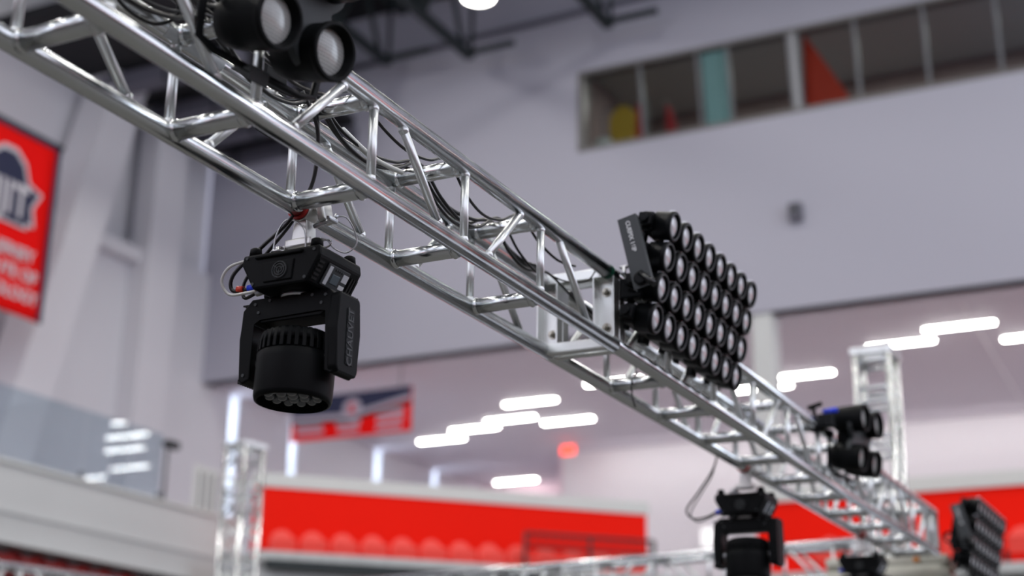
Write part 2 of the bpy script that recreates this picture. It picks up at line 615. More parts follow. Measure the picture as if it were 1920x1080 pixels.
g = thing('costume_rack', 'yellow clothes hanging behind the first pane of the high window band', 'clothes', (-12.33, 29.3, 13.9))
MB().prism([(-0.20, 0), (-0.05, 0), (0.0, 0.75), (0.06, 0), (0.24, 0), (0.26, 0.95), (0.33, 0.95), (0.30, 1.35), (0.1, 1.55), (-0.12, 1.55), (-0.33, 1.3), (-0.34, 0.9), (-0.25, 0.95)], frame((0, 0.1, 1.05), (0, -1, 0), (1, 0, 0)), 0.18, 0.03).build('garment', 'yellow_cloth', g)
MB().prism([(0.30, 0.1), (0.48, 0.1), (0.46, 1.5), (0.34, 1.55)], frame((0, 0.05, 1.05), (0, -1, 0), (1, 0, 0)), 0.12, 0.02).build('garment', 'crimson', g)
MB().tube((-0.5, 0, 2.62), (0.6, 0, 2.62), 0.02, 8).tube((-0.5, 0, 0), (-0.5, 0, 2.62), 0.02, 8).tube((0.6, 0, 0), (0.6, 0, 2.62), 0.02, 8).build('rail', 'mullion_grey', g)
g = thing('stacked_bag', 'white and red bag low in the corner of the high window band', 'bag', (-12.55, 28.7, 13.9))
MB().box((0, 0, 0.62), (0.5, 0.35, 1.24), None, 0.05).build('crate', 'room_dark', g)
MB().ball((0, 0, 1.42), 0.24, None, 16, 10, 0.8).build('bag_body', 'white_paint', g)
MB().ball((0.26, 0, 1.32), 0.15, None, 12, 8).build('pouch', 'crimson', g)
g = thing('easel_banner', 'bright red triangular display standing behind the high window band', 'display', (-7.50, 28.70, 13.9))
MB().prism([(-0.40, 0.9), (0.02, 0.9), (0.02, 1.55), (0.55, 0.9), (0.85, 0.9), (-0.34, 3.1), (-0.40, 3.1)], frame((0, 0, 0), (0, -1, 0), (1, 0, 0)), 0.05).build('panel', 'room_red', g)
MB().tube((-0.35, 0.05, 0), (-0.35, 0.05, 1.0), 0.03, 8).tube((0.6, 0.05, 0), (0.6, 0.05, 1.0), 0.03, 8).build('stand', 'mullion_grey', g)
g = thing('pennant_flag', 'small dark blue and crimson flag behind the second high window pane', 'flag', (-11.25, 29.2, 13.9))
MB().prism([(0, 1.2), (0.42, 1.15), (0.12, 2.3), (0, 2.4)], frame((0, 0, 0), (0, -1, 0), (1, 0, 0)), 0.04, 0.01).build('cloth', 'crimson', g)
MB().tube((0, 0.03, 0), (0, 0.03, 2.5), 0.025, 8).build('pole', 'mullion_grey', g)
for k, (x, z, c, lb) in enumerate([(-4.9, 15.2, 'crimson', 'crimson upholstered seat glimpsed through the high window band'), (-5.6, 15.85, 'deep_black', 'dark screen mounted in the room behind the high window band')]):
    g = thing('lounge_chair' if k == 0 else 'wall_screen', lb, 'chair' if k == 0 else 'screen', (x, 30.2, 13.9))
    if k == 0:
        MB().box((0, 0, 0.9), (1.3, 0.6, 0.3), None, 0.06).box((0, 0.3, 1.3), (1.3, 0.15, 0.7), None, 0.06).build('cushion', c, g)
        MB().box((0, 0, 0.38), (1.2, 0.55, 0.76), None, 0.03).build('base', 'deep_black', g)
    else:
        MB().box((0, 2.1, 2.3), (1.3, 0.08, 0.7), None, 0.02).build('panel', c, g)
        MB().tube((0, 2.1, 0), (0, 2.1, 2.0), 0.04, 8).build('stand', 'deep_black', g)

# small box on the upper wall
p = at(1494, 400, 'y', YW)
g = thing('wall_sensor', 'small grey box fixed high on the plain lavender wall', 'sensor', (p.x, YW, p.z))
MB().box((0, -0.09, 0), (0.26, 0.18, 0.36), None, 0.02).build('housing', 'duct_grey', g)
MB().tube((0, -0.18, 0.03), (0, -0.21, 0.03), 0.07, 16).build('sensor_window', 'charcoal_paint', g)

# ================================================================== ROOF STEEL, DUCTS, HIGH BAYS
def roof_truss(u, v, label):
    e = at(u, v, 'y', 27.3)
    g = thing('roof_truss', label, 'roof truss', (e.x, 27.3, e.z), 0, 'black steel roof trusses')
    zt_ = ZR - 0.15 - e.z
    L = 26
    MB().box((0, -L / 2, 0), (0.22, L, 0.16), None, 0.01).build('bottom_chord', 'dark_steel', g)
    MB().box((0, -L / 2 + 0.3, zt_), (0.22, L + 0.6, 0.16), None, 0.01).build('top_chord', 'dark_steel', g)
    k = 0
    y = -0.35
    while y > -L + 1:
        MB().tube((0, y, 0), (0, y - 0.9, zt_), 0.06, 8).build('web', 'dark_steel', g)
        MB().tube((0, y - 0.9, zt_), (0, y - 1.8, 0), 0.06, 8).build('web', 'dark_steel', g)
        y -= 1.8
    MB().box((0.62, -0.15, 0.02), (1.15, 0.12, 0.12), None, 0.01).build('bracing', 'dark_steel', g)
    MB().tube((0.1, -0.15, 0.05), (0.1, -0.15, zt_), 0.05, 8).build('web', 'dark_steel', g)
    return g


roof_truss(728, 118, 'black steel roof truss ending nearest the pair of round blinder lamps')
roof_truss(882, 106, 'black steel roof truss ending just below the round ceiling lamp')
roof_truss(1142, 48, 'black steel roof truss ending above the left end of the high window band')
c0, c1 = at(560, 158, 'y', YW), at(1110, -2, 'y', YW)
MB().tube((c0.x - 1.5, YW - 0.08, c0.z), (c1.x + 4, YW - 0.08, c0.z + 0.25), 0.075, 10).build('conduit', 'duct_grey', None, label='long grey conduit running across the top of the lavender wall', cat='conduit')

for i, (u, v, t) in enumerate([(400, 134, 0.42), (400, 212, 0.42), (440, 262, 0.4), (500, 302, 0.4)]):
    e = at(u, v, 'z', 16.25)
    g = thing('air_duct', ['grey air duct under the black roof, first behind the near truss bay', 'grey air duct under the black roof, second from the camera', 'grey air duct under the black roof, third from the camera', 'grey air duct under the black roof, fourth and farthest from the camera'][i], 'duct', (-20.6, e.y, 16.45), 0, 'ducts under the roof in the left corner')
    MB().box((0, 0, 0), (3.8, t, 0.40), None, 0.03).build('duct_body', 'duct_grey', g)
    for s in (-1.5, 0, 1.5):
        MB().tube((s, 0, 0.19), (s, 0, 0.3), 0.015, 6).build('hanger_rod', 'dark_steel', g)
        MB().box((s, 0, 0), (0.06, t + 0.05, 0.47)).build('flange', 'dark_steel', g)
struct('trim_10', bx(MB(), XL - 0.3, -18.8, 20.5, YW - 0.02, 16.75, 16.95), 'roof_dark')

lp = at(897, -6, 'z', 17.1)
proto = None
for i, (x, y) in enumerate([(lp.x, lp.y)]):
    g = thing('high_bay_lamp', 'glowing round high bay lamp at the top edge under the roof', 'lamp', (x, y, 17.1))
    MB().lathe([(0.34, -0.02), (0.36, 0.0), (0.30, 0.18), (0.12, 0.32), (0.08, 0.45)], Matrix.Identity(4), 24).build('housing', 'charcoal_paint', g)
    MB().lathe([(0.02, -0.06), (0.20, -0.055), (0.33, -0.02)], Matrix.Identity(4), 24).build('diffuser', 'lamp_disc', g)
    MB().tube((0, 0, 0.4), (0, 0, ZR - 17.1 - 0.005), 0.015, 6).build('suspension', 'dark_steel', g)

# ================================================================== CONCOURSE LINEAR LIGHTS
lights = [(-6.8, 31.12, 'beside the top of the right truss tower'), (-5.43, 30.34, 'highest of the lights right of the truss tower'), (-4.1, 31.66, 'rightmost light, cut by the right edge'),
          (-9.42, 32.78, 'left of the right truss tower, above the truss'), (-10.62, 33.5, 'peeping out just under the light left of the right tower'),
          (-16.27, 32.6, 'uppermost of the cluster right of the hanging sign'), (-17.54, 34.02, 'second of the stepped cluster right of the hanging sign'),
          (-18.92, 34.62, 'third of the stepped cluster right of the hanging sign'), (-20.4, 35.46, 'lowest of the stepped cluster, nearest the hanging sign'),
          (-16.25, 34.76, 'right of the stepped cluster, nearest the truss'), (-21.15, 41.47, 'lowest light, just above the red corner wall'),
          (-13.6, 31.6, 'glimpsed through the truss below its bolted joint'), (-2.85, 33.0, 'beyond the right edge, mirrored in the glass railing, second bar'), (-1.25, 35.1, 'beyond the right edge, mirrored in the glass railing, third bar'),
          (1.2, 36.0, 'beyond the right edge, mirrored in the glass railing, lowest')]
lproto = None
for i, (x, y, where) in enumerate(lights):
    lab = 'white linear ceiling light, ' + where
    if lproto is None:
        lproto = thing('linear_light', lab, 'ceiling light', (x, y, ZS), 0, 'linear lights in the concourse ceiling')
        MB().box((0, 0, -0.02), (1.46, 0.17, 0.06), None, 0.01).build('housing', 'white_paint', lproto)
        MB().box((0, 0, -0.06), (1.40, 0.13, 0.03), None, 0.012).build('diffuser', 'lamp_tube', lproto)
        KIDS[lproto.name] = [o for o in C.objects if o.parent == lproto]
    else:
        o = copy_tree(lproto, lab)
        o.location = (x, y, ZS)

p = at(1065, 842, 'z', ZS - 0.25)
g = thing('exit_sign', 'small glowing red sign under the concourse ceiling by the white wall', 'sign', (p.x, p.y, ZS))
MB().box((0, 0, -0.28), (0.42, 0.05, 0.24), None, 0.01).build('sign_box', 'exit_red', g)
MB().tube((0, 0, -0.16), (0, 0, 0), 0.02, 8).build('mount', 'white_paint', g)
p = at(1329, 1008, 'y', YB - 0.1)
g = thing('light_box', 'bright white panel on the concourse wall left of the hanging moving head', 'panel', (p.x, YB, p.z))
MB().box((0, -0.06, 0), (0.44, 0.12, 0.55), None, 0.02).build('box', 'white_paint', g)
MB().box((0, -0.13, 0), (0.40, 0.02, 0.50), None, 0.01).build('face', 'lightbox_white', g)

# ================================================================== GLASS RAILING ON THE LEFT PARAPET
g = thing('glass_railing', 'tall clear glass railing on the pale parapet with mirrored light bars', 'railing', (-16.15, 0, 5.92))
jts = [9.0, 11.4, 13.2, 15.1, 17.2, 19.0]
for a, b in zip(jts[:-1], jts[1:]):
    bx(MB(), -0.008, 0.008, a + 0.012, b - 0.012, 0.0, 1.09).build('pane', 'glass_rail', g)
for j in jts:
    bx(MB(), -0.03, 0.03, j - 0.03, j + 0.03, 0.0, 0.14, 0.005).build('clamp', 'mullion_grey', g)
g = thing('railing_camera', 'small dark camera clamped at the end of the glass railing', 'camera', (-16.15, 19.12, 5.92))
MB().tube((0, 0, 0), (0, 0, 0.92), 0.03, 12).build('post', 'wall_left_grey' if False else 'mullion_grey', g)
MB().box((0.05, 0.05, 0.95), (0.14, 0.26, 0.13), None, 0.02).build('camera_body', 'charcoal_paint', g)
MB().tube((0.05, -0.07, 0.95), (0.05, -0.14, 0.95), 0.045, 14).build('camera_lens', 'black_gloss', g)
p = at(385, 925, 'x', -18.6)
g = thing('notice_board', 'small grey framed board standing behind the left truss tower', 'board', (-18.6, p.y, 5.2))
MB().box((0, 0, p.z - 5.2), (0.06, 0.75, 1.0), None, 0.02).build('board', 'cap_grey', g)
for s in (-0.22, 0, 0.22):
    MB().box((0.035, s, p.z - 5.2), (0.01, 0.06, 0.8)).build('bar', 'mullion_grey', g)
MB().tube((0, 0, 0), (0, 0, p.z - 5.6), 0.03, 8).build('stand', 'mullion_grey', g)


# ================================================================== SEATS
def make_seat(label, group, m1, dark=False):
    s = thing('arena_seat', label, 'seat', (0, 0, 0), 0, group)
    # outline of the back shell: rounded top
    pts = [(-0.18, 0.0), (0.18, 0.0)] + [(0.21 * math.cos(PI * k / 10), 0.19 + 0.25 * math.sin(PI * k / 10)) for k in range(11)]
    MB().prism(pts, frame((0, 0.03, 0.40), (0, -0.97, 0.2), (1, 0, 0)), 0.05, 0.015).build('backrest', m1, s)
    MB().box((0, -0.12, 0.545), (0.40, 0.07, 0.30), Matrix.Rotation(math.radians(10), 4, 'X'), 0.03).build('seat_pan', m1, s)
    for sx in (-0.24, 0.24):
        MB().box((sx, 0, 0.22), (0.03, 0.10, 0.44), None, 0.005).build('leg', 'dark_steel', s)
    KIDS[s.name] = [o for o in C.objects if o.parent == s]
    return s


def row(proto, n, fn, labels):
    for i in range(n):
        o = proto if i == 0 else copy_tree(proto, labels(i))
        if i == 0:
            o['label'] = labels(0)
        loc, rz = fn(i)
        o.location = loc
        o.rotation_euler = (0, 0, rz)


ORD = ['first', 'second', 'third', 'fourth', 'fifth', 'sixth', 'seventh', 'eighth', 'ninth', 'tenth', 'eleventh', 'twelfth', 'thirteenth', 'fourteenth', 'fifteenth', 'sixteenth']
sp = make_seat('x', 'folded red seats along the red corner wall', 'seat_red')
cang = math.atan2(cdir.y, cdir.x)
row(sp, 13, lambda i: (pa + cdir * (0.42 + 0.518 * i) + cn * 0.55 + Vector((0, 0, 4.84)), cang),
    lambda i: 'red folding seat by the red corner wall, %s from the left truss tower' % ORD[i])
sp = make_seat('x', 'dark red seats under the left parapet', 'seat_red_shaded')
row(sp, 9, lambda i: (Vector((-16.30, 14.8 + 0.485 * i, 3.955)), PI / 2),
    lambda i: 'red seat coloured dark for the shade under the pale left parapet, %s counted from the left' % ORD[i])
sp = make_seat('x', 'red seats along the far red wall', 'seat_red')
row(sp, 10, lambda i: (Vector((-6.9 + 0.52 * i, 25.1, 4.9)), 0),
    lambda i: 'red folding seat below the far red wall, %s counted from the left' % ORD[i])

# dark railing in front of the corner seats
g = thing('mesh_railing', 'dark barred railing in front of the right end of the corner seats', 'railing', tuple(pa), cang)
r0, r1, ry = 4.55, 6.95, -0.95
for zz, rr in ((5.83, 0.03), (5.02, 0.022), (5.58, 0.02)):
    MB().tube((r0, ry, zz), (r1, ry, zz), rr, 10).build('rail', 'dark_steel', g)
for xx in (r0, (r0 + r1) / 2, r1):
    MB().tube((xx, ry, 4.84), (xx, ry, 5.83), 0.035, 10).build('post', 'dark_steel', g)
for k in range(38):
    xx = r0 + (r1 - r0) * (k + 1) / 39
    MB().tube((xx, ry, 5.58), (xx, ry, 5.83), 0.008, 5).build('bar', 'dark_steel', g)

# ================================================================== BANNERS
bxp, by1, bz0, bz1 = -21.0, 20.74, 10.0, 13.66
bw = 2.45
bcy = by1 - bw / 2
g = thing('wall_banner', 'tall red banner with block letters hanging on the left wall', 'banner', (bxp, bcy, bz0))
H = bz1 - bz0
BM = frame((0, 0, 0), (1, 0, 0), (0, 1, 0))         # local x = +Y, local y = Z, normal +X
nx, nz = 8, 14
vs, fs = [], []
for j in range(nz + 1):
    for i in range(nx + 1):
        yy = -bw / 2 + bw * i / nx
        zz = H * j / nz
        vs.append(Vector((0.03 * math.sin(2.2 * yy + 0.8 * zz) * (1 - j / nz), yy, zz)))
for j in range(nz):
    for i in range(nx):
        a = j * (nx + 1) + i
        fs.append((a, a + 1, a + nx + 2, a + nx + 1))
me = bpy.data.meshes.new('cloth')
me.from_pydata(vs, [], fs)
for pz in me.polygons:
    pz.use_smooth = True
ob = link('cloth', me, 'banner_red', g)
ob.modifiers.new('solid', 'SOLIDIFY').thickness = 0.012
for s in (-1, 1):
    MB().box((0.012, s * (bw / 2 + 0.03), H / 2), (0.03, 0.10, H)).build('border', 'banner_navy', g)
MB().box((0.012, 0, H - 0.02), (0.03, bw + 0.16, 0.09)).build('border', 'banner_navy', g)
MB().tube((0, -bw / 2 - 0.15, H + 0.05), (0, bw / 2 + 0.15, H + 0.05), 0.035, 10).build('hanging_rod', 'dark_steel', g)
ez = H * 0.605
crest = [(-0.95, -0.52), (0.62, -0.52), (0.62, -0.42), (0.80, -0.42), (0.72, -0.05), (0.92, 0.30), (0.55, 0.42), (0.42, 0.78), (0.15, 1.0), (-0.2, 1.0), (-0.5, 0.75), (-0.62, 0.42), (-0.95, 0.35)]
MB().prism([(x * 1.0, y) for x, y in crest], frame((0.035, 0, ez), (1, 0, 0), (0, 1, 0)), 0.012).build('emblem_outline', 'banner_white', g)
MB().prism([(x * 0.90 - 0.01, y * 0.90) for x, y in crest], frame((0.048, 0, ez), (1, 0, 0), (0, 1, 0)), 0.008).build('emblem_field', 'banner_navy', g)
lettering('NJIT', 0.92, frame((0.064, -0.08, ez - 0.05), (1, 0, 0), (0, 1, 0)), 'banner_white', g, 0.012, 0.72, 0.02, 1.05)
for k, line in enumerate(['NEW JERSEY', 'INSTITUTE OF', 'TECHNOLOGY']):
    lettering(line, 0.34, frame((0.06, -0.02, H * 0.325 - 0.40 * k), (1, 0, 0), (0, 1, 0)), 'banner_white', g, 0.012, 0.95, 0.008, 1.02)

q0, q1 = at(545, 830, 'y', 28.3), at(770, 808, 'y', 28.3)
g = thing('hanging_sign', 'wide navy and red sign hanging below the concourse edge behind the moving head', 'sign', ((q0.x + q1.x) / 2, 28.3, q0.z))
SW, SH = q1.x - q0.x, 1.02
MB().box((0, 0, SH / 2), (SW, 0.04, SH)).build('panel', 'banner_red', g)
MB().prism([(-SW / 2, 0.50), (-0.1, 0.42), (0.1, 0.42), (SW / 2, 0.80), (SW / 2, SH), (-SW / 2, SH)], frame((0, -0.021, 0), (0, -1, 0), (1, 0, 0)), 0.008).build('navy_field', 'banner_navy', g)
MB().prism([(-SW / 2, 0.47), (0, 0.42), (SW / 2, 0.74), (SW / 2, 0.84), (0, 0.54), (-SW / 2, 0.60)], frame((0, -0.03, 0), (0, -1, 0), (1, 0, 0)), 0.006).build('stripe', 'sign_stripe', g)
MB().prism([(-SW / 2, 0.40), (0, 0.34), (SW / 2, 0.62), (SW / 2, 0.70), (0, 0.42), (-SW / 2, 0.47)], frame((0, -0.03, 0), (0, -1, 0), (1, 0, 0)), 0.005).build('stripe', 'deep_black', g)
MB().tube((0.06, -0.025, 0.63), (0.06, -0.045, 0.63), 0.25, 28).build('roundel', 'sign_stripe', g)
MB().prism([(-0.12, -0.10), (0.14, -0.12), (0.05, 0.02), (0.12, 0.14), (-0.10, 0.10), (-0.02, 0.0)], frame((0.04, -0.046, 0.64), (0, -1, 0), (1, 0, 0)), 0.006).build('roundel_mark', 'crimson', g)
for (x0, x1, z0, z1) in [(-1.45, -0.75, 0.30, 0.40), (-1.45, -0.70, 0.14, 0.24), (-0.35, 0.28, 0.26, 0.38), (-0.3, 0.25, 0.10, 0.19), (0.7, 1.42, 0.42, 0.54), (0.72, 1.42, 0.26, 0.36), (0.72, 1.38, 0.07, 0.17)]:
    MB().box(((x0 + x1) / 2, -0.026, (z0 + z1) / 2), (x1 - x0, 0.012, z1 - z0)).build('print_line', 'sign_stripe', g)
for s in (-1.3, 1.3):
    MB().tube((s, 0, SH), (s, 0, ZS - q0.z), 0.01, 6).build('suspension_wire', 'dark_steel', g)

# ================================================================== TRUSS
TW, TH = 0.254, 0.2547
RC, RB = 0.0254, 0.0127
NL = 0.5048
AX, AZ = -2.2713, 3.0823


def weld(mb, p, axis, r):
    """small raised weld bead around a tube end"""
    M = frame(p, axis)
    mb.lathe([(r * 0.98, -0.006), (r * 1.12, -0.003), (r * 1.14, 0.001), (r * 1.05, 0.006), (r * 0.98, 0.008)], M, 18, True, False, False)


def box_truss(name, label, M, nodes, y0, y1, first_rise, frames=(True, True), mats=('aluminium', 'aluminium_brace', 'aluminium_plate'), group=None, plain=False, bolts=True):
    """truss along local y; local x across (0..TW), local z up (0..TH); nodes: list of y"""
    g = thing(name, label, 'truss', (0, 0, 0), 0, group)
    g.matrix_world = M
    corners = [(0, 0), (TW, 0), (TW, TH), (0, TH)]
    n = 12 if plain else 28
    for (x, z) in corners:
        MB().tube((x, y0, z), (x, y1, z), RC, n).build('chord', mats[0], g)
    for y in nodes:
        for z in (0, TH):
            mb = MB().tube((RC * 0.6, y, z), (TW - RC * 0.6, y, z), RC * 0.97, n)
            if not plain:
                weld(mb, (RC + 0.002, y, z), (1, 0, 0), RC)
                weld(mb, (TW - RC - 0.002, y, z), (-1, 0, 0), RC)
            mb.build('cross_tube', mats[0], g)
        for x in (0, TW):
            mb = MB().tube((x, y, RC * 0.7), (x, y, TH - RC * 0.7), RB, 12 if plain else 18)
            if not plain:
                weld(mb, (x, y, RC + 0.001), (0, 0, 1), RB)
                weld(mb, (x, y, TH - RC - 0.001), (0, 0, -1), RB)
            mb.build('upright', mats[1], g)
    for i in range(len(nodes) - 1):
        a, b = nodes[i], nodes[i + 1]
        rise = (i % 2 == 0) == first_rise
        ya, yb = a + (b - a) * 0.27, a + (b - a) * 0.73
        za, zb_ = (0.012, TH - 0.012) if rise else (TH - 0.012, 0.012)
        for x in (0, TW):
            mb = MB().tube((x, ya, za), (x, yb, zb_), RB, 12 if plain else 18)
            if not plain:
                d = Vector((0, yb - ya, zb_ - za)).normalized()
                weld(mb, Vector((x, ya, za)) + d * 0.022, d, RB * 1.05)
                weld(mb, Vector((x, yb, zb_)) - d * 0.022, -d, RB * 1.05)
            mb.build('brace', mats[1], g)
    for side, on in zip((-1, 1), frames):
        if not on:
            continue
        ye = y0 if side < 0 else y1
        end_frame(g, ye, side, mats[2], bolts)
    return g


def end_frame(g, ye, side, m_, bolts=True):
    """bolted end frame: flat plates across the end, flanges folded back along the truss"""
    t = 0.006
    yi = ye - side * t / 2
    yf = ye - side * 0.024
    x0, x1, z0, z1 = -0.020, TW + 0.020, 0.0, TH
    pw = 0.075
    MB().box((x0 + pw / 2, yi, (z0 + z1) / 2), (pw, t, z1 - z0), None, 0.0015, 1).build('end_plate', m_, g)
    fr = MB().box((x1 - pw / 2, yi, (z0 + z1) / 2), (pw, t, z1 - z0), None, 0.0015, 1).build('end_plate', m_, g)
    for xx in (x0, x1, x0 + pw, x1 - pw):
        MB().box((xx, yf, (z0 + z1) / 2), (t, 0.048, z1 - z0 - 0.03), None, 0.0015, 1).build('flange', m_, fr)
    for zz, s_ in ((0.0, -1), (TH, 1)):
        MB().box((TW / 2, ye - side * 0.045, zz), (TW - 0.03, t, 0.034), None, 0.0015, 1).box((TW / 2, ye - side * 0.028, zz + s_ * 0.017), (TW - 0.03, 0.036, t), None, 0.0015, 1).build('angle_bar', m_, fr)
    if bolts:
        for xx in (x0 + pw * 0.56, x1 - pw * 0.56):
            for zz in (z0 + 0.062, z1 - 0.062):
                M = frame((xx, ye - side * t, zz), (0, -side, 0))
                MB().lathe([(0.017, 0), (0.017, 0.003), (0.0135, 0.003), (0.0135, 0.0)], M, 20, True, False, False).lathe([(0.0115, 0.003), (0.0115, 0.014), (0.009, 0.016)], M, 6, False).lathe([(0.006, 0.016), (0.006, 0.024)], M, 12).build('bolt', 'steel_bolt', fr)


YJ = 4.688
nodesY = lambda n: 3.0931 + (n - 2) * NL + (0.099 if n > 5 else 0)
base = Matrix.Translation((AX, 0, AZ))
t1 = box_truss('box_truss', 'near silver box truss section carrying the large moving head', base, [nodesY(n) for n in range(-3, 5)], nodesY(-3) - 0.3, YJ - 0.001, True, (False, True), group='silver box trusses of the lighting rig')
# (bay between nodes 4 and the joint)
for x in (0, TW):
    mb = MB().tube((x, nodesY(4) + 0.13, TH - 0.012), (x, nodesY(4) + 0.37, 0.012), RB, 18)
    mb.build('brace', 'aluminium_brace', t1)
t2 = box_truss('box_truss', 'far silver box truss section beyond the bolted joint', base, [nodesY(n) for n in range(6, 16)], YJ + 0.001, nodesY(15) + 0.12, True, (True, True), group='silver box trusses of the lighting rig')
for x in (0, TW):
    MB().tube((x, YJ + 0.12, 0.012), (x, YJ + 0.38, TH - 0.012), RB, 18).build('brace', 'aluminium_brace', t2)
# green tape ring on the upper near chord at the joint
MB().lathe([(RC * 1.015, -0.012), (RC * 1.04, -0.011), (RC * 1.04, 0.011), (RC * 1.015, 0.012)], frame((AX + TW, YJ - 0.055, AZ + TH), (0, 1, 0)), 28, True, False, False).build('tape_ring', 'green_tape', t1)
stk = MB()
vs, fs = [], []
for j, yy in enumerate((nodesY(1) - 0.06, nodesY(1) + 0.16)):
    for k in range(9):
        a = math.radians(-75 + 75 * k / 8)
        vs.append(Vector((RC * 1.02 * math.cos(a), yy, TH + RC * 1.02 * math.sin(a))))
        vs.append(Vector((RC * 0.99 * math.cos(a), yy, TH + RC * 0.99 * math.sin(a))))
for k in range(8):
    p_, q_ = 2 * k, 18 + 2 * k
    fs += [(p_, p_ + 2, q_ + 2, q_), (p_ + 1, q_ + 1, q_ + 3, p_ + 3)]
stk._add(vs, fs, True)
stk.build('marking_tape', 'white_label', t1)

# parts were built in truss-local coordinates except the tape ring: move it into the truss frame
for o in list(C.objects):
    if o.name.startswith('tape_ring'):
        o.data.transform(base.inverted())

# far cross truss, left truss and the two towers
xa, xb = Vector((-2.75, 10.80, AZ)), Vector((-9.0, 11.72, AZ))
d = (xb - xa).normalized()
side_ = Vector((-d.y, d.x, 0))
L = (xb - xa).length
Mx = Matrix(((-d.y * -1, d.x, 0, xa.x), (d.x * -1, d.y, 0, xa.y), (0, 0, 1, xa.z), (0, 0, 0, 1)))
Mx = Matrix(((d.y, d.x, 0, xa.x), (-d.x, d.y, 0, xa.y), (0, 0, 1, xa.z), (0, 0, 0, 1)))
box_truss('box_truss', 'silver cross truss along the bottom edge joining the two towers', Mx, [0.2 + NL * k for k in range(13)], 0.0, L, True, (True, True), plain=True, group='silver box trusses of the lighting rig', bolts=False)
p0, p1 = at(0, 1056, 'z', AZ + TH), at(190, 1085, 'z', AZ + TH)
d = (p1 - p0)
d.z = 0
d.normalize()
Ms = Matrix(((d.y, d.x, 0, p0.x - d.y * TW), (-d.x, d.y, 0, p0.y + d.x * TW), (0, 0, 1, AZ), (0, 0, 0, 1)))
box_truss('box_truss', 'silver truss crossing the bottom left corner below the dark seats', Ms, [-2.3 + NL * k for k in range(8)], -2.6, 1.9, True, (False, True), plain=True, group='silver box trusses of the lighting rig', bolts=False)


def tower(label, cx, cy, ztop, rot, spacing, step, double=False, z0=0.0):
    g = thing('truss_tower', label, 'truss tower', (cx, cy, z0), rot, 'upright truss towers of the lighting rig')
    h = spacing / 2
    MB().box((0, 0, 0.012), (0.75, 0.75, 0.024), None, 0.004).build('base_plate', 'aluminium_plate', g)
    for sx in (-h, h):
        for sy in (-h, h):
            MB().tube((sx, sy, 0.02), (sx, sy, ztop - z0 - 0.02), 0.0254, 14).build('chord', 'aluminium', g)
    zz = ztop - z0 - 0.05
    k = 0
    # head frame
    for s in (-1, 1):
        MB().box((s * h, 0, zz + 0.02), (0.07, spacing + 0.07, 0.06), None, 0.006).build('head_plate', 'aluminium_plate', g)
        MB().box((0, s * h, zz + 0.02), (spacing - 0.07, 0.06, 0.06), None, 0.006).build('head_plate', 'aluminium_plate', g)
    while zz > 1.2:
        nz_ = zz - step
        rr = 0.0127 if not double else 0.018
        if double:
            for dz in ((0.05,) if k == 0 else (0.0, -0.105)):
                for s in (-1, 1):
                    MB().tube((-h, s * h, zz - dz), (h, s * h, zz - dz), 0.02, 12).build('cross_tube', 'aluminium', g)
            for s in (-1, 1):
                a, b = (h, -h) if k % 2 else (-h, h)
                MB().tube((s * h, a, zz - 0.1), (s * h, b, nz_ + 0.12), 0.0127, 10).build('brace', 'aluminium_brace', g)
        else:
            if k % 3 == 2:
                for s in (-1, 1):
                    MB().tube((-h, s * h, zz), (h, s * h, zz), 0.014, 10).build('cross_tube', 'aluminium', g)
                    MB().tube((s * h, -h, zz), (s * h, h, zz), 0.014, 10).build('cross_tube', 'aluminium', g)
            for s in (-1, 1):
                a, b = (-h, h) if k % 2 else (h, -h)
                MB().tube((a, s * h, zz - 0.02), (b, s * h, nz_ + 0.02), 0.016, 10).build('brace', 'aluminium_brace', g)
                MB().tube((s * h, -a, zz - 0.02), (s * h, -b, nz_ + 0.02), 0.016, 10).build('brace', 'aluminium_brace', g)
        zz = nz_
        k += 1
    return g


pt = CO + ray(447, 828) * 15.0
tower('slim silver truss tower in front of the left end of the red corner wall', pt.x, pt.y + 0.12, pt.z, math.radians(-8), 0.254, 0.235)
pt = CO + ray(1664, 652) * 11.0
tower('silver truss tower rising behind the far stacked lamp fixture', pt.x - 0.12, pt.y + 0.12, pt.z + 0.02, 0, 0.24, 0.36, True)


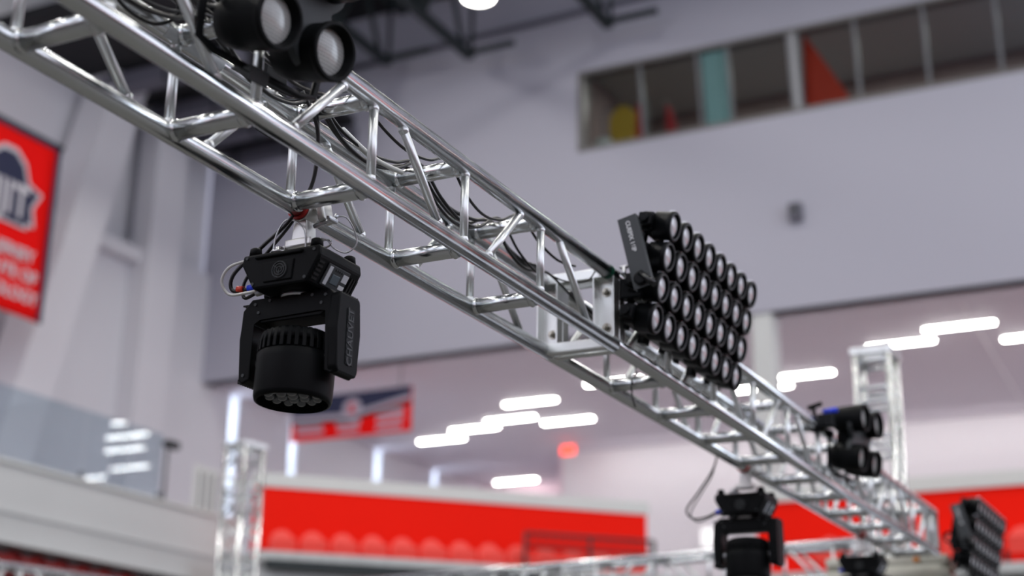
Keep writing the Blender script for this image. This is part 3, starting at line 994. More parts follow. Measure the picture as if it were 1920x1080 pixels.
# ================================================================== MOVING HEAD
def make_moving_head(label):
    g = thing('moving_head', label, 'stage light', (0, 0, 0), 0, 'moving head wash lights hung under the truss')
    K = []
    # clamp: two half shells round the chord, bolt and omega bracket
    mb = MB()
    Mc = frame((0, -0.030, 0), (0, 1, 0), (1, 0, 0))
    mb.lathe([(RC * 1.01, 0), (RC * 1.28, 0), (RC * 1.32, 0.004), (RC * 1.32, 0.046), (RC * 1.28, 0.05), (RC * 1.01, 0.05)], Mc, 32, True, False, False)
    mb.prism([(-0.020, -0.03), (0.020, -0.03), (0.026, -0.085), (-0.026, -0.085)], frame((0, 0.022, 0), (0, -1, 0), (1, 0, 0)), 0.046, 0.003)
    cl = mb.build('clamp', 'cast_aluminium', g)
    MB().lathe([(RC * 1.015, 0), (RC * 1.24, 0), (RC * 1.24, 0.010), (RC * 1.015, 0.010)], frame((0, -0.042, 0), (0, 1, 0)), 32, True, False, False).build('clamp_pad', 'red_rubber', cl)
    MB().box((0.052, 0.01, -0.012), (0.024, 0.05, 0.075), Matrix.Rotation(math.radians(-14), 4, 'Y'), 0.005).build('clamp_arm', 'cast_aluminium', cl)
    MB().tube((0.03, 0.0, -0.045), (0.085, 0.0, -0.035), 0.006, 12).box((0.088, 0, -0.034), (0.012, 0.045, 0.014), None, 0.004).build('wing_bolt', 'zinc', cl)
    br_ = MB()
    br_.box((0, 0, -0.095), (0.085, 0.060, 0.022), None, 0.004)
    br_.box((0, 0, -0.132), (0.150, 0.050, 0.008), None, 0.002)
    for s in (-1, 1):
        br_.box((s * 0.048, 0, -0.115), (0.008, 0.050, 0.036), Matrix.Rotation(0, 4, 'Y'), 0.002)
    br_.build('omega_bracket', 'cast_aluminium', g)
    MB().lathe([(0.020, 0), (0.020, 0.012), (0.012, 0.016), (0.012, 0.03)], frame((-0.045, -0.045, -0.14), (0, 0, 1)), 16).lathe([(0.024, 0), (0.024, 0.006)], frame((-0.045, -0.045, -0.128), (0, 0, 1)), 16).build('quick_lock', 'zinc', g)
    # base housing: wide top, tapering to the bottom, chamfered
    top, mid, bot = -0.140, -0.168, -0.240
    prof = [(-0.122, top), (0.122, top), (0.126, mid), (0.085, bot), (-0.085, bot), (-0.126, mid)]
    MB().prism(prof, frame((0, 0.100, 0), (0, -1, 0), (1, 0, 0)), 0.200, 0.007, 2).build('base_housing', 'black_plastic', g)
    # front raised panel with fan
    fp = MB().prism([(-0.030, -0.226), (0.060, -0.226), (0.066, -0.170), (-0.036, -0.170)], frame((-0.02, -0.098, 0), (0, -1, 0), (1, 0, 0)), 0.006, 0.003).build('fan_panel', 'black_plastic', g)
    fan = MB()
    for r_ in (0.008, 0.015, 0.022):
        pts = [(0.002 + r_ * math.cos(a), -0.106, -0.197 + r_ * math.sin(a)) for a in [2 * PI * k / 24 for k in range(24)]]
        fan.path(pts, 0.0018, 6, True)
    for a in (0.4, 2.5, 4.6):
        fan.tube((0.002, -0.106, -0.197), (0.002 + 0.024 * math.cos(a), -0.106, -0.197 + 0.024 * math.sin(a)), 0.0015, 6)
    fan.build('fan_guard', 'charcoal_paint', fp)
    MB().tube((0.002, -0.1035, -0.197), (0.002, -0.1052, -0.197), 0.025, 24).build('fan_opening', 'deep_black', fp)
    MB().box((-0.005, -0.1035, -0.152), (0.150, 0.008, 0.010), None, 0.003).build('carry_lip', 'black_plastic', g)
    for x, z in ((-0.108, -0.150), (0.106, -0.153), (-0.085, -0.225), (0.080, -0.226)):
        MB().tube((x, -0.0985, z), (x, -0.1025, z), 0.0045, 10).build('screw', 'charcoal_paint', g)
    # rubber feet on the mounting face
    for sx in (-1, 1):
        for sy in (-1, 1):
            MB().lathe([(0.018, 0), (0.016, 0.022), (0.010, 0.026)], frame((sx * 0.098, sy * 0.078, top - 0.002), (0, 0, 1)), 14).build('foot', 'black_plastic', g)
    # control side (+x face leans): panel with screen, labels and vents
    nrm = Vector((0.072, 0, -0.041)).normalized()
    cx_ = Vector((0.1055, 0, -0.204))
    Mp = frame(cx_ + nrm * 0.001, nrm, (0, 1, 0))      # local x = +Y, y = up along face
    pn = MB().box((0, 0, 0.001), (0.100, 0.062, 0.004), Mp, 0.002).build('control_panel', 'charcoal_paint', g)
    MB().box((-0.002, -0.004, 0.0035), (0.034, 0.026, 0.002), Mp, 0.001).build('screen', 'screen', pn)
    MB().box((-0.036, 0.0, 0.0035), (0.014, 0.052, 0.0015), Mp).build('label_sticker', 'white_label', pn)
    MB().box((0.036, 0.010, 0.0035), (0.024, 0.022, 0.0015), Mp).build('label_sticker', 'white_label', pn)
    MB().box((0.036, -0.016, 0.0035), (0.024, 0.012, 0.0015), Mp).build('label_sticker', 'silver_print', pn)
    for k in range(4):
        MB().box((-0.012 + 0.009 * k, 0.021, 0.0035), (0.006, 0.005, 0.003), Mp, 0.001).build('button', 'grey_print', pn)
    for k in range(5):
        MB().box((-0.080, -0.024 + 0.012 * k, 0.001), (0.022, 0.006, 0.003), Mp).build('vent_slot', 'deep_black', g)
    for k in range(3):
        MB().box((0.066 + 0.012 * k, -0.002, 0.001), (0.006, 0.046, 0.003), Mp).build('vent_slot', 'deep_black', g)
    MB().tube((0, 0, -0.236), (0, 0, -0.252), 0.055, 28).build('pan_bearing', 'zinc', g)
    # yoke
    xo, xi = 0.156, 0.117
    zt_, zb_ = -0.246, -0.478
    zc = -0.302
    outline = [(-0.124, zt_), (0.124, zt_), (xo - 0.004, zt_ - 0.030), (xo, zt_ - 0.11), (xo - 0.004, zb_ + 0.010), (xo - 0.016, zb_), (xi, zb_ + 0.010), (xi, zc),
               (0.095, zc - 0.0), (-0.095, zc - 0.0), (-xi, zc - 0.012), (-xi, zb_ + 0.010), (-xo + 0.016, zb_), (-xo + 0.004, zb_ + 0.010), (-xo, zt_ - 0.11), (-xo + 0.004, zt_ - 0.030)]
    yk = MB().prism(outline, frame((0, 0.045, 0), (0, -1, 0), (1, 0, 0)), 0.090, 0.004, 2).build('yoke', 'black_plastic', g)
    for s in (-1, 1):
        cov = MB().prism([(-0.050, zt_ - 0.022), (-0.044, zt_ - 0.012), (0.044, zt_ - 0.012), (0.050, zt_ - 0.022), (0.054, zt_ - 0.11), (0.050, zb_ + 0.018), (0.042, zb_ + 0.004), (-0.042, zb_ + 0.004), (-0.050, zb_ + 0.018), (-0.054, zt_ - 0.11)],
                         frame((s * (xo - 0.026), 0, 0), (s, 0, 0), (0, 1, 0)), 0.030, 0.005, 2).build('arm_cover', 'black_plastic', yk)
        for k in range(8):
            MB().box((s * (xo - 0.008), -0.036 + 0.0103 * k, zb_ + 0.010), (0.020, 0.0045, 0.012)).build('vent_slot', 'deep_black', yk)
            MB().box((s * (xo - 0.008), -0.036 + 0.0103 * k, zt_ - 0.0125), (0.020, 0.0045, 0.004)).build('vent_slot', 'deep_black', yk)
        # raised name plate along the arm
        MB().box((s * (xo + 0.0045), 0.004, -0.372), (0.003, 0.034, 0.150), None, 0.001).build('name_plate', 'black_metal', yk)
        Mt = frame((s * (xo + 0.0065), 0.004, -0.372), (s, 0, 0), (0, 0, 1))
        lettering('CHAUVET', 0.034, Mt, 'grey_print', yk, 0.002, 1.0, 0.0006, 1.02, label='raised dark lettering on the arm')
    for x, z in ((-0.112, -0.262), (-0.100, -0.286), (-0.065, -0.256), (0.070, -0.258), (0.100, -0.283), (0.112, -0.262), (-0.137, -0.455), (0.137, -0.455)):
        MB().tube((x, -0.044, z), (x, -0.0475, z), 0.0045, 10).build('screw', 'charcoal_paint', yk)
    # the slanted lower lip of the crossbar
    MB().prism([(-0.117, 0), (0.117, 0), (0.095, -0.016), (-0.095, -0.016)], frame((0, 0.040, zc + 0.004), (0, -1, 0), (1, 0, 0)), 0.080, 0.003).build('crossbar_lip', 'black_plastic', yk)
    # head, tilted slightly
    T = Matrix.Translation((0, 0, -0.412)) @ Matrix.Rotation(math.radians(-3), 4, 'X')
    hd = MB()
    hd.lathe([(0.0935, -0.123), (0.1005, -0.121), (0.1035, -0.11), (0.1045, -0.02), (0.1045, 0.0), (0.1005, 0.004)], T, 56, True, False, False)
    hd.lathe([(0.0930, -0.123), (0.0900, -0.09), (0.0890, -0.078)], T, 56, True, False, False)
    hd.lathe([(0.1005, 0.004), (0.090, 0.006), (0.088, 0.03), (0.088, 0.05), (0.075, 0.066), (0.03, 0.072)], T, 48, True, False, True)
    h_ = hd.build('head_housing', 'black_plastic', g)
    MB().tube(T @ Vector((0, 0, -0.078)), T @ Vector((0, 0, -0.082)), 0.0895, 48).build('lens_plate', 'black_gloss', h_)
    for k in range(32):
        a = 2 * PI * k / 32
        Mf = T @ Matrix.Rotation(a, 4, 'Z')
        MB().prism([(0.085, 0.004), (0.1045, 0.004), (0.1035, 0.030), (0.096, 0.058), (0.080, 0.066), (0.075, 0.05)], Mf @ frame((0, 0.0052, 0), (0, -1, 0), (1, 0, 0)), 0.0104, 0.0012, 1).build('cooling_fin', 'black_plastic', h_)
    MB().lathe([(0.098, 0.030), (0.1015, 0.031), (0.097, 0.055), (0.082, 0.064), (0.08, 0.06)], T, 56, True, False, False).build('fin_band', 'black_plastic', h_)
    pos = [(0, 0)] + [(0.034 * math.cos(a), 0.034 * math.sin(a)) for a in [2 * PI * k / 6 for k in range(6)]] + [(0.066 * math.cos(a), 0.066 * math.sin(a)) for a in [2 * PI * k / 12 + 0.26 for k in range(12)]]
    for (x, y) in pos:
        MB().lathe([(0.0165, -0.082), (0.0165, -0.098), (0.0150, -0.104), (0.011, -0.1095), (0.006, -0.112), (0.0005, -0.113)], T @ Matrix.Translation((x, y, 0)), 18, True, False, True).build('led_lens', 'led_lens', h_)
    for s in (-1, 1):
        MB().tube((s * 0.098, 0, -0.420), (s * 0.125, 0, -0.420), 0.022, 20).build('tilt_axle', 'zinc', h_)
    # connectors on the left end of the base
    for k, (y, c) in enumerate(((-0.05, 'blue_connector'), (-0.015, 'cable_white'), (0.03, 'black_plastic'))):
        MB().tube((-0.100, y, -0.212), (-0.135, y, -0.216), 0.011, 14).build('connector', c, g)
    KIDS_collect(g)
    return g


def KIDS_collect(g):
    for o in [g] + list(kids(g)):
        KIDS[o.name] = list(kids(o))
        for c in kids(o):
            KIDS[c.name] = list(kids(c))


def kids(o):
    return [c for c in C.objects if c.parent == o]


mh = make_moving_head('large black moving head hung under the near truss section')
mh.location = (AX, 3.17, AZ)
mh2 = copy_tree(mh, 'middle black moving head hanging from the truss above the cross truss')
mh2.location = (AX, 6.86, AZ)
mh3 = copy_tree(mh, 'farthest black moving head at the bottom edge near the end of the truss')
mh3.location = (AX, 9.0, AZ)

# ================================================================== PIXEL PANELS
PY, PV = 0.1214, 0.1135


def make_panel(label, side):
    """4 x 4 panel of round lamps; local x = out of the lens, y along the truss, z up the panel; origin at the centre of the lens plane"""
    g = thing('pixel_panel', label, 'stage light', (0, 0, 0), 0, 'lamp panels mounted on the upper chord')
    for r in range(4):
        z = (1.5 - r) * PV
        mb = MB()
        mb.box((-0.088, 0, z), (0.045, 4 * PY - 0.004, 0.072), None, 0.008)
        rb = mb.build('row_bar', 'black_metal', g)
        for s in (side,):
            e = MB().box((-0.085, s * (2 * PY + 0.012), z), (0.050, 0.030, 0.046), None, 0.006)
            e.tube((-0.085, s * (2 * PY + 0.026), z), (-0.085, s * (2 * PY + 0.042), z), 0.016, 14)
            e.build('end_latch', 'black_metal', rb)
        for c_ in range(4):
            y = (c_ - 1.5) * PY
            M = frame((-0.075, y, z), (1, 0, 0), (0, 1, 0))
            l = MB().lathe([(0.046, 0), (0.052, 0.006), (0.053, 0.058), (0.0555, 0.060), (0.0555, 0.070), (0.052, 0.075), (0.046, 0.075), (0.044, 0.070), (0.0435, 0.058)], M, 36, True, True, False).build('lamp_barrel', 'black_metal', g)
            MB().lathe([(0.0435, 0.0745), (0.0445, 0.0765), (0.0485, 0.0765), (0.0495, 0.0745)], M, 36, True, False, False).build('trim_ring', 'charcoal_paint', l)
            MB().lathe([(0.0435, 0.060), (0.037, 0.0655), (0.027, 0.070), (0.013, 0.0725), (0.0008, 0.073)], M, 32, True, False, True).build('lens', 'lens', l)
            MB().box((-0.02, y, z + 0.056), (0.022, 0.016, 0.008), None, 0.002).build('latch', 'zinc', l)
    MB().box((-0.120, 0, 0), (0.030, 0.05, 4 * PV), None, 0.004).build('spine', 'black_metal', g)
    for y in (-0.17, 0.17):
        MB().box((-0.118, y, 0), (0.018, 0.03, 4 * PV - 0.02), None, 0.003).build('spine', 'black_metal', g)
    MB().box((-0.155, 0.02, 0.02), (0.06, 0.22, 0.20), None, 0.012).build('power_box', 'black_plastic', g)
    KIDS_collect(g)
    return g


tilt = math.radians(-12.5)


def place_panel(o, x, y, z, extra=0.0):
    o.location = (x, y, z)
    o.rotation_euler = (0, -tilt + extra, 0)


pcx, pcz = -1.832, 3.335
pA = make_panel('lamp panel of sixteen round lenses beside the bolted truss joint', -1)
place_panel(pA, pcx, 5.155 - 2 * PY, pcz)
pB = make_panel('lamp panel of sixteen round lenses, farther of the joined near pair', 1)
place_panel(pB, pcx, 5.155 + 2 * PY, pcz)
pC = copy_tree(pA, 'lamp panel at the far end of the truss, nearer of the dark pair')
place_panel(pC, -1.76, 10.30 - 2 * PY, 3.19)
pD = copy_tree(pB, 'lamp panel at the far end of the truss, farther of the dark pair')
place_panel(pD, -1.76, 10.30 + 2 * PY, 3.19)


def panel_bracket(label, x, y, z):
    """flat folded bracket arm with printed name, hook clamp and knob"""
    g = thing('panel_bracket', label, 'bracket', (x, y, z), 0, 'brackets of the lamp panels')
    tl = Matrix.Rotation(math.radians(13), 4, 'Y')
    M = Matrix.Rotation(math.radians(-13), 4, 'Y')
    arm = MB().box((0, 0, 0.10), (0.070, 0.004, 0.275), M, 0.001).box((0.034, 0.011, 0.10), (0.004, 0.022, 0.275), M, 0.001).box((-0.033, 0.011, 0.10), (0.004, 0.022, 0.275), M, 0.001).build('arm', 'charcoal_paint', g)
    MB().lathe([(0.024, 0.0), (0.024, 0.012), (0.018, 0.014)], M @ frame((0.0, -0.002, -0.005), (0, -1, 0)), 24).build('pivot_disc', 'black_metal', g)
    MB().tube(M @ Vector((0.006, -0.016, 0.012)), M @ Vector((0.05, -0.03, -0.055)), 0.011, 12).build('tilt_lever', 'black_gloss', g)
    Mt = M @ frame((0.0, -0.0030, 0.160), (0, -1, 0), (0, 0, -1))
    lettering('CUEPIX 16IP', 0.022, Mt, 'silver_print', arm, 0.0012, 1.0, 0.0005, 1.0, label='pale printed lettering running down the arm')
    MB().box((-0.075, 0.11, 0.0), (0.085, 0.05, 0.075), None, 0.006).build('knuckle', 'black_metal', g)
    hk = MB().lathe([(RC * 1.02, 0), (RC * 1.45, 0), (RC * 1.45, 0.05), (RC * 1.02, 0.05)], frame((AX + TW - x, 0.17, AZ + TH - z), (0, 1, 0)), 28, True, False, False).build('hook_clamp', 'black_metal', g)
    MB().tube((-0.05, 0.19, -0.02), (-0.05, 0.19, -0.10), 0.012, 12).tube((-0.075, 0.19, -0.05), (-0.01, 0.19, -0.07), 0.009, 10).build('clamp_bolt', 'zinc', hk)
    KIDS_collect(g)
    return g


pb1 = panel_bracket('charcoal bracket arm with printed name on the near lamp panel', -1.874, 4.598, 3.283)
pb2 = copy_tree(pb1, 'charcoal bracket arm behind the dark lamp panels at the truss end')
pb2.location = (-1.80, 9.735, 3.13)


# ================================================================== BLINDERS (round pods on a pinched plate)
def make_blinder(label):
    """local x = facing, y along truss, z up; origin at the centre of the front plate"""
    g = thing('blinder_light', label, 'stage light', (0, 0, 0), 0, 'four lamp blinders on the upper chord')
    P = 0.132
    # pinched quatrefoil shell
    out = []
    n = 96
    for k in range(n):
        a = 2 * PI * k / n
        r = 0.205 + 0.058 * abs(math.sin(2 * a)) ** 1.3 - 0.06 * (1 - abs(math.sin(2 * a))) ** 2
        out.append((r * math.cos(a), r * math.sin(a)))
    MB().prism(out, frame((-0.02, 0, 0), (1, 0, 0), (0, 1, 0)), 0.03, 0.006).build('front_plate', 'charcoal_paint', g)
    for sy in (-1, 1):
        for sz in (-1, 1):
            n_ = Vector((1, 0.10 * sy * 0, 0.06 * sz)).normalized()
            M = frame((-0.14, sy * P, sz * P), n_, (0, 1, 0))
            pod = MB().lathe([(0.066, -0.015), (0.082, 0.0), (0.092, 0.05), (0.098, 0.15), (0.098, 0.200)], M, 44, True, True, False)
            pod.lathe([(0.098, 0.200), (0.1005, 0.203), (0.1005, 0.222), (0.097, 0.228), (0.088, 0.228), (0.084, 0.22), (0.076, 0.192)], M, 44, True, False, False)
            b = pod.build('lamp_pod', 'black_plastic', g)
            MB().lathe([(0.076, 0.192), (0.064, 0.1948), (0.05, 0.1972), (0.035, 0.1991), (0.018, 0.2004), (0.0008, 0.2009)], M, 40, True, False, True).build('lens', 'grid_lens', b)
    MB().box((-0.085, 0, 0), (0.09, 0.24, 0.26), None, 0.02).build('driver_box', 'black_plastic', g)
    for k in range(7):
        MB().box((-0.136, -0.09 + 0.03 * k, 0), (0.012, 0.012, 0.22)).build('heat_fin', 'black_metal', g)
    yk = MB().path([(-0.12, -0.285, 0.0), (-0.12, -0.285, -0.10), (-0.12, -0.27, -0.235), (-0.12, -0.20, -0.255), (-0.12, 0.20, -0.255), (-0.12, 0.27, -0.235), (-0.12, 0.285, -0.10), (-0.12, 0.285, 0.0)], 0.014, 8).build('yoke', 'black_metal', g)
    MB().box((-0.12, -0.03, -0.262), (0.10, 0.085, 0.008), None, 0.002).box((-0.075, -0.03, -0.285), (0.008, 0.085, 0.05), None, 0.003).build('yoke_plate', 'charcoal_paint', yk)
    for s in (-1, 1):
        MB().tube((-0.12, s * 0.27, 0), (-0.12, s * 0.30, 0), 0.03, 16).build('tilt_knob', 'black_plastic', yk)
    KIDS_collect(g)
    return g


bl1 = make_blinder('black four lamp blinder with gridded lenses at the top left')
bl1.location = (-1.868, 2.522, 3.318)
bl1.scale = (0.70, 0.70, 0.70)
bl1.rotation_euler = (0, math.radians(9), math.radians(-7))
bl2 = copy_tree(bl1, 'black four lamp blinder standing on the far truss before the right tower')
bl2.location = (-1.868, 7.48, 3.30)
bl2.rotation_euler = (0, math.radians(6), math.radians(-6))


# ================================================================== CABLES AND SMALL FITTINGS
def smooth_pts(pts, per=8):
    pts = [Vector(p) for p in pts]
    out = []
    n = len(pts)
    for i in range(n - 1):
        p0 = pts[max(i - 1, 0)]
        p1, p2 = pts[i], pts[i + 1]
        p3 = pts[min(i + 2, n - 1)]
        for k in range(per):
            t = k / per
            out.append(0.5 * ((2 * p1) + (-p0 + p2) * t + (2 * p0 - 5 * p1 + 4 * p2 - p3) * t * t + (-p0 + 3 * p1 - 3 * p2 + p3) * t ** 3))
    out.append(pts[-1])
    return out


def cable(label, pts, r, material='cable_black', cat='cable', group=None, name='cable'):
    return MB().path(smooth_pts(pts), r, 8).build(name, material, None, label=label, cat=cat, group=group)


ZT = AZ + TH
XC = AX + TW
# bundle on the top face, resting on the upper cross tubes
nd = nodesY


def top_run(x, sag, ph, y0, y1, lift=0.0):
    pts = []
    n = 0
    k = -1
    yy = [nd(m_) for m_ in range(-1, 6)]
    for a, b in zip(yy[:-1], yy[1:]):
        for t in (0.0, 0.25, 0.5, 0.75):
            y = a + (b - a) * t
            if y < y0 or y > y1:
                continue
            z = ZT + RC + 0.006 + lift - sag * math.sin(PI * t) + 0.006 * math.sin(7 * y + ph)
            pts.append((x + 0.014 * math.sin(5.1 * y + ph), y, z))
    return pts


cable('thick black cable lying along the upper truss face nearest the far chord', top_run(AX + 0.060, 0.055, 0.0, 1.9, 4.72), 0.0065, group='cables on the upper truss face')
cable('black cable sagging most deeply between the upper cross tubes', top_run(AX + 0.085, 0.085, 1.4, 1.9, 4.72), 0.0055, group='cables on the upper truss face')
cable('black cable twisted along the middle of the upper truss face', top_run(AX + 0.072, 0.070, 2.6, 1.9, 4.72, 0.008), 0.005, group='cables on the upper truss face')
cable('thin black cable nearest the bright upper chord', top_run(XC - 0.065, 0.075, 3.3, 2.3, 4.6), 0.0045, group='cables on the upper truss face')
cable('short black cable looping down past the joint', top_run(AX + 0.10, 0.10, 4.4, 3.5, 4.72) + [(AX + 0.12, 4.86, ZT - 0.12)], 0.0045, group='cables on the upper truss face')
cable('pale grey cable sleeve among the black cables', [(AX + 0.07, 3.22, ZT + 0.0), (AX + 0.085, 3.36, ZT - 0.035), (AX + 0.095, 3.50, ZT - 0.028)], 0.008, 'cable_white')
g = thing('tape_roll', 'small loose tape end curled under the cable bundle', 'tape', (AX + 0.062, 3.05, ZT - 0.035))
MB().lathe([(0.010, -0.009), (0.0125, -0.009), (0.0125, 0.009), (0.010, 0.009), (0.010, -0.009)], Matrix.Rotation(PI / 2, 4, 'Y'), 18, True, False, False).build('curl', 'white_label', g)
MB().tube((0, 0, 0.012), (0.005, 0.02, 0.045), 0.005, 8).build('tail', 'cable_black', g)
# power feeds dropping from the bundle to the moving heads
cable('black cable dropping inside the truss to the large moving head', [(AX + 0.07, 3.02, ZT + 0.03), (AX + 0.085, 3.08, ZT - 0.06), (AX + 0.06, 3.11, AZ + 0.06), (AX - 0.02, 3.13, AZ - 0.03), (AX - 0.10, 3.12, AZ - 0.10), (AX - 0.18, 3.11, AZ - 0.17), (AX - 0.185, 3.115, AZ - 0.215), (AX - 0.135, 3.12, AZ - 0.216)], 0.0055)
cable('second black cable dropping beside it to the large moving head', [(AX + 0.09, 3.05, ZT + 0.03), (AX + 0.075, 3.10, ZT - 0.08), (AX + 0.04, 3.13, AZ + 0.05), (AX - 0.03, 3.15, AZ - 0.03), (AX - 0.11, 3.16, AZ - 0.10), (AX - 0.175, 3.155, AZ - 0.175), (AX - 0.175, 3.155, AZ - 0.225), (AX - 0.135, 3.155, AZ - 0.216)], 0.005)
cable('white cable loop at the left end of the large moving head base', [(AX - 0.110, 3.08, AZ - 0.150), (AX - 0.165, 3.07, AZ - 0.165), (AX - 0.192, 3.075, AZ - 0.20), (AX - 0.175, 3.09, AZ - 0.235), (AX - 0.115, 3.09, AZ - 0.238), (AX - 0.08, 3.08, AZ - 0.240)], 0.004, 'cable_white')
MB().tube((AX - 0.150, 3.118, AZ - 0.2155), (AX - 0.170, 3.116, AZ - 0.213), 0.009, 12).build('cable_plug', 'red_connector', None, label='small red plug at the left of the large moving head base', cat='plug')
# safety wire beside the near clamp
g = thing('safety_wire', 'thin steel safety wire with clip beside the near clamp', 'safety wire', (AX, 3.17, AZ))
loop = [(0.08, 0.02, -0.02), (0.11, 0.03, -0.02), (0.125, 0.05, -0.05), (0.13, 0.06, -0.09), (0.105, 0.05, -0.115), (0.07, 0.04, -0.10), (0.05, 0.03, -0.075), (0.035, -0.01, -0.085), (0.028, -0.03, -0.12)]
MB().path(smooth_pts(loop), 0.002, 6).build('wire', 'steel_cable', g)
MB().path(smooth_pts([(0.028, -0.03, -0.12), (0.02, -0.035, -0.06), (-0.03, -0.04, -0.03), (-0.055, -0.05, -0.07), (-0.06, -0.055, -0.125)]), 0.002, 6).build('wire', 'steel_cable', g)
MB().path([(0.045 + 0.020 * math.cos(a), 0.035, -0.085 + 0.011 * math.sin(a)) for a in [2 * PI * k / 20 for k in range(20)]], 0.003, 6, True).build('clip', 'zinc', g)
MB().tube((0.078, 0.02, -0.028), (0.088, 0.022, -0.012), 0.006, 10).build('ferrule', 'zinc', g)

for o_, lab in ((6.86, 'middle'),):
    b0 = Vector((AX, o_, AZ))
    cable('black cable loop left of the middle moving head', [b0 + Vector(v) for v in ((-0.05, -0.25, 0.02), (-0.10, -0.18, -0.04), (-0.22, -0.06, -0.12), (-0.29, -0.03, -0.19), (-0.26, -0.03, -0.235), (-0.19, -0.04, -0.235), (-0.135, -0.05, -0.216))], 0.005)
    cable('thin second cable loop left of the middle moving head', [b0 + Vector(v) for v in ((-0.06, -0.24, 0.0), (-0.12, -0.14, -0.06), (-0.20, -0.06, -0.12), (-0.27, -0.03, -0.21), (-0.24, -0.02, -0.25), (-0.18, -0.02, -0.235), (-0.135, -0.015, -0.216))], 0.0035)
cable('thin black cable hanging through the truss below the near lamp panels', [(AX + 0.06, nd(6) + 0.05, AZ + 0.2), (AX + 0.10, nd(6) + 0.06, AZ + 0.06), (AX + 0.11, nd(6) + 0.0, AZ + 0.028), (AX + 0.115, nd(6) - 0.03, AZ - 0.005), (AX + 0.12, nd(6) - 0.032, AZ - 0.06), (AX + 0.13, nd(6) - 0.03, AZ - 0.10)], 0.0032)
cable('black cable looped in front of the near blinder over the truss', [(AX + 0.10, 2.28, ZT + 0.10), (AX + 0.04, 2.30, ZT + 0.03), (AX + 0.02, 2.36, ZT - 0.02), (AX + 0.03, 2.46, ZT - 0.03), (AX + 0.07, 2.50, ZT + 0.0), (AX + 0.09, 2.46, ZT + 0.05), (AX + 0.10, 2.36, ZT + 0.12)], 0.005)
random.seed(3)
for k, lb in enumerate(['black cable running under the near blinder, first of three', 'black cable running under the near blinder, second of three', 'black cable running under the near blinder, third of three']):
    cable(lb, [(AX + 0.03 + 0.03 * k, 2.0, ZT + 0.10 + 0.01 * k), (AX + 0.06 + 0.02 * k, 2.3, ZT + 0.07), (AX + 0.05 + 0.03 * k, 2.55, ZT + 0.05 + 0.01 * k), (AX + 0.09, 2.75, ZT + 0.03 + 0.012 * k), (AX + 0.08, 2.95, ZT + 0.034)], 0.006, group='cables under the near blinder')
# cables inside the joint, toggles and connectors near the panel bracket
cable('black cable hanging inside the bolted joint', [(AX + 0.10, 4.66, ZT - 0.05), (AX + 0.13, 4.80, ZT - 0.10), (AX + 0.15, 4.9, ZT - 0.16), (AX + 0.19, 5.0, ZT - 0.2)], 0.007)
cable('thin black cable drooping across the joint frame', [(AX + 0.09, 4.40, ZT - 0.035), (AX + 0.14, 4.52, ZT - 0.055), (AX + 0.20, 4.58, ZT - 0.045), (AX + 0.215, 4.62, ZT - 0.0), (AX + 0.225, 4.64, ZT + 0.008)], 0.003)
g = thing('power_lead', 'short black lead with orange sleeve behind the near lamp panel', 'cable', (-1.93, 4.80, 3.235))
MB().path(smooth_pts([(-0.07, 0.0, 0.0), (-0.03, 0.0, 0.005), (0.02, 0.0, 0.01), (0.05, 0.01, -0.02)]), 0.005, 8).build('lead', 'cable_black', g)
MB().tube((-0.025, 0, 0.006), (0.005, 0, 0.009), 0.0085, 12).build('sleeve', 'orange_connector', g)
g = thing('driver_unit', 'black power unit with round green sticker behind the near lamp panel', 'power unit', (-1.905, 4.83, 3.27))
MB().box((0, 0, 0), (0.06, 0.05, 0.10), None, 0.006).build('case', 'black_plastic', g)
MB().tube((-0.005, -0.0252, 0.006), (-0.005, -0.027, 0.006), 0.011, 18).build('sticker', 'green_dot', g)
g = thing('safety_toggle', 'small steel toggle with wire on the upper chord at the joint', 'toggle', (XC, YJ + 0.10, ZT + RC))
MB().tube((0, 0, -0.004), (0, 0, 0.035), 0.008, 12).tube((-0.016, 0, 0.038), (0.016, 0, 0.038), 0.006, 10).build('toggle_post', 'zinc', g)
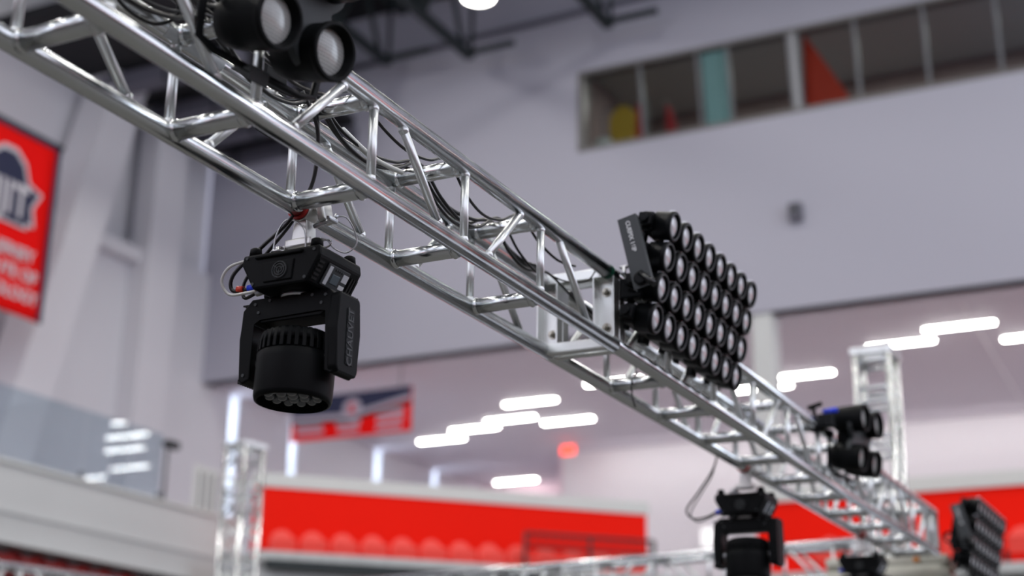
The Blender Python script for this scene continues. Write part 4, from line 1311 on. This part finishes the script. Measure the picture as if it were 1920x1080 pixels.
MB().path(smooth_pts([(0.012, 0, 0.036), (0.035, 0.01, 0.03), (0.06, 0.03, 0.012), (0.075, 0.05, -0.02)]), 0.0025, 6).build('wire', 'steel_cable', g)
g = thing('cable_tie', 'white cable tie tag on the far upper chord under the cables', 'cable tie', (AX, 2.98, ZT + 0.02))
MB().box((0.02, 0, 0.010), (0.022, 0.012, 0.014), None, 0.002).box((0.012, 0.004, -0.004), (0.010, 0.008, 0.022), None, 0.002).build('tag', 'cable_white', g)
# far blinder clamp and blue plug
g = thing('far_blinder_clamp', 'black clamp and knob holding the far blinder to the truss', 'clamp', (XC, 7.20, ZT))
MB().lathe([(RC * 1.02, 0), (RC * 1.45, 0), (RC * 1.45, 0.06), (RC * 1.02, 0.06)], frame((0, -0.03, 0), (0, 1, 0)), 24, True, False, False).build('hook', 'black_metal', g)
MB().tube((0, 0, 0.02), (-0.005, 0, 0.09), 0.010, 10).tube((-0.035, 0, 0.088), (0.035, 0.015, 0.110), 0.012, 10).build('knob', 'black_plastic', g)
MB().box((0.05, 0.02, 0.02), (0.08, 0.05, 0.07), None, 0.008).build('arm', 'black_metal', g)
MB().tube((0.03, 0.05, 0.075), (0.10, 0.05, 0.08), 0.014, 14).build('plug', 'blue_connector', g)
# sleeve block at the corner by the right tower
g = thing('corner_block', 'weathered pale aluminium corner block at the end of the truss', 'truss corner', (-2.42, 10.34, 3.0), math.radians(4), None)
for z in (0.0, 0.085):
    for s in (-1, 1):
        MB().box((0, s * 0.19, z), (0.80, 0.06, 0.055), None, 0.006).build('block_bar', 'old_aluminium', g)
        MB().box((s * 0.37, 0, z), (0.06, 0.32, 0.055), None, 0.006).build('block_bar', 'old_aluminium', g)
for sx in (-1, 1):
    for sy in (-1, 1):
        MB().tube((sx * 0.37, sy * 0.19, 0), (sx * 0.37, sy * 0.19, 0.10), 0.024, 12).build('block_post', 'old_aluminium', g)
for sx in (-0.2, 0.2):
    MB().tube((sx, -0.22, 0.085), (sx, -0.24, 0.085), 0.02, 12).build('roller_bolt', 'orange_connector' if sx > 0 else 'steel_bolt', g)
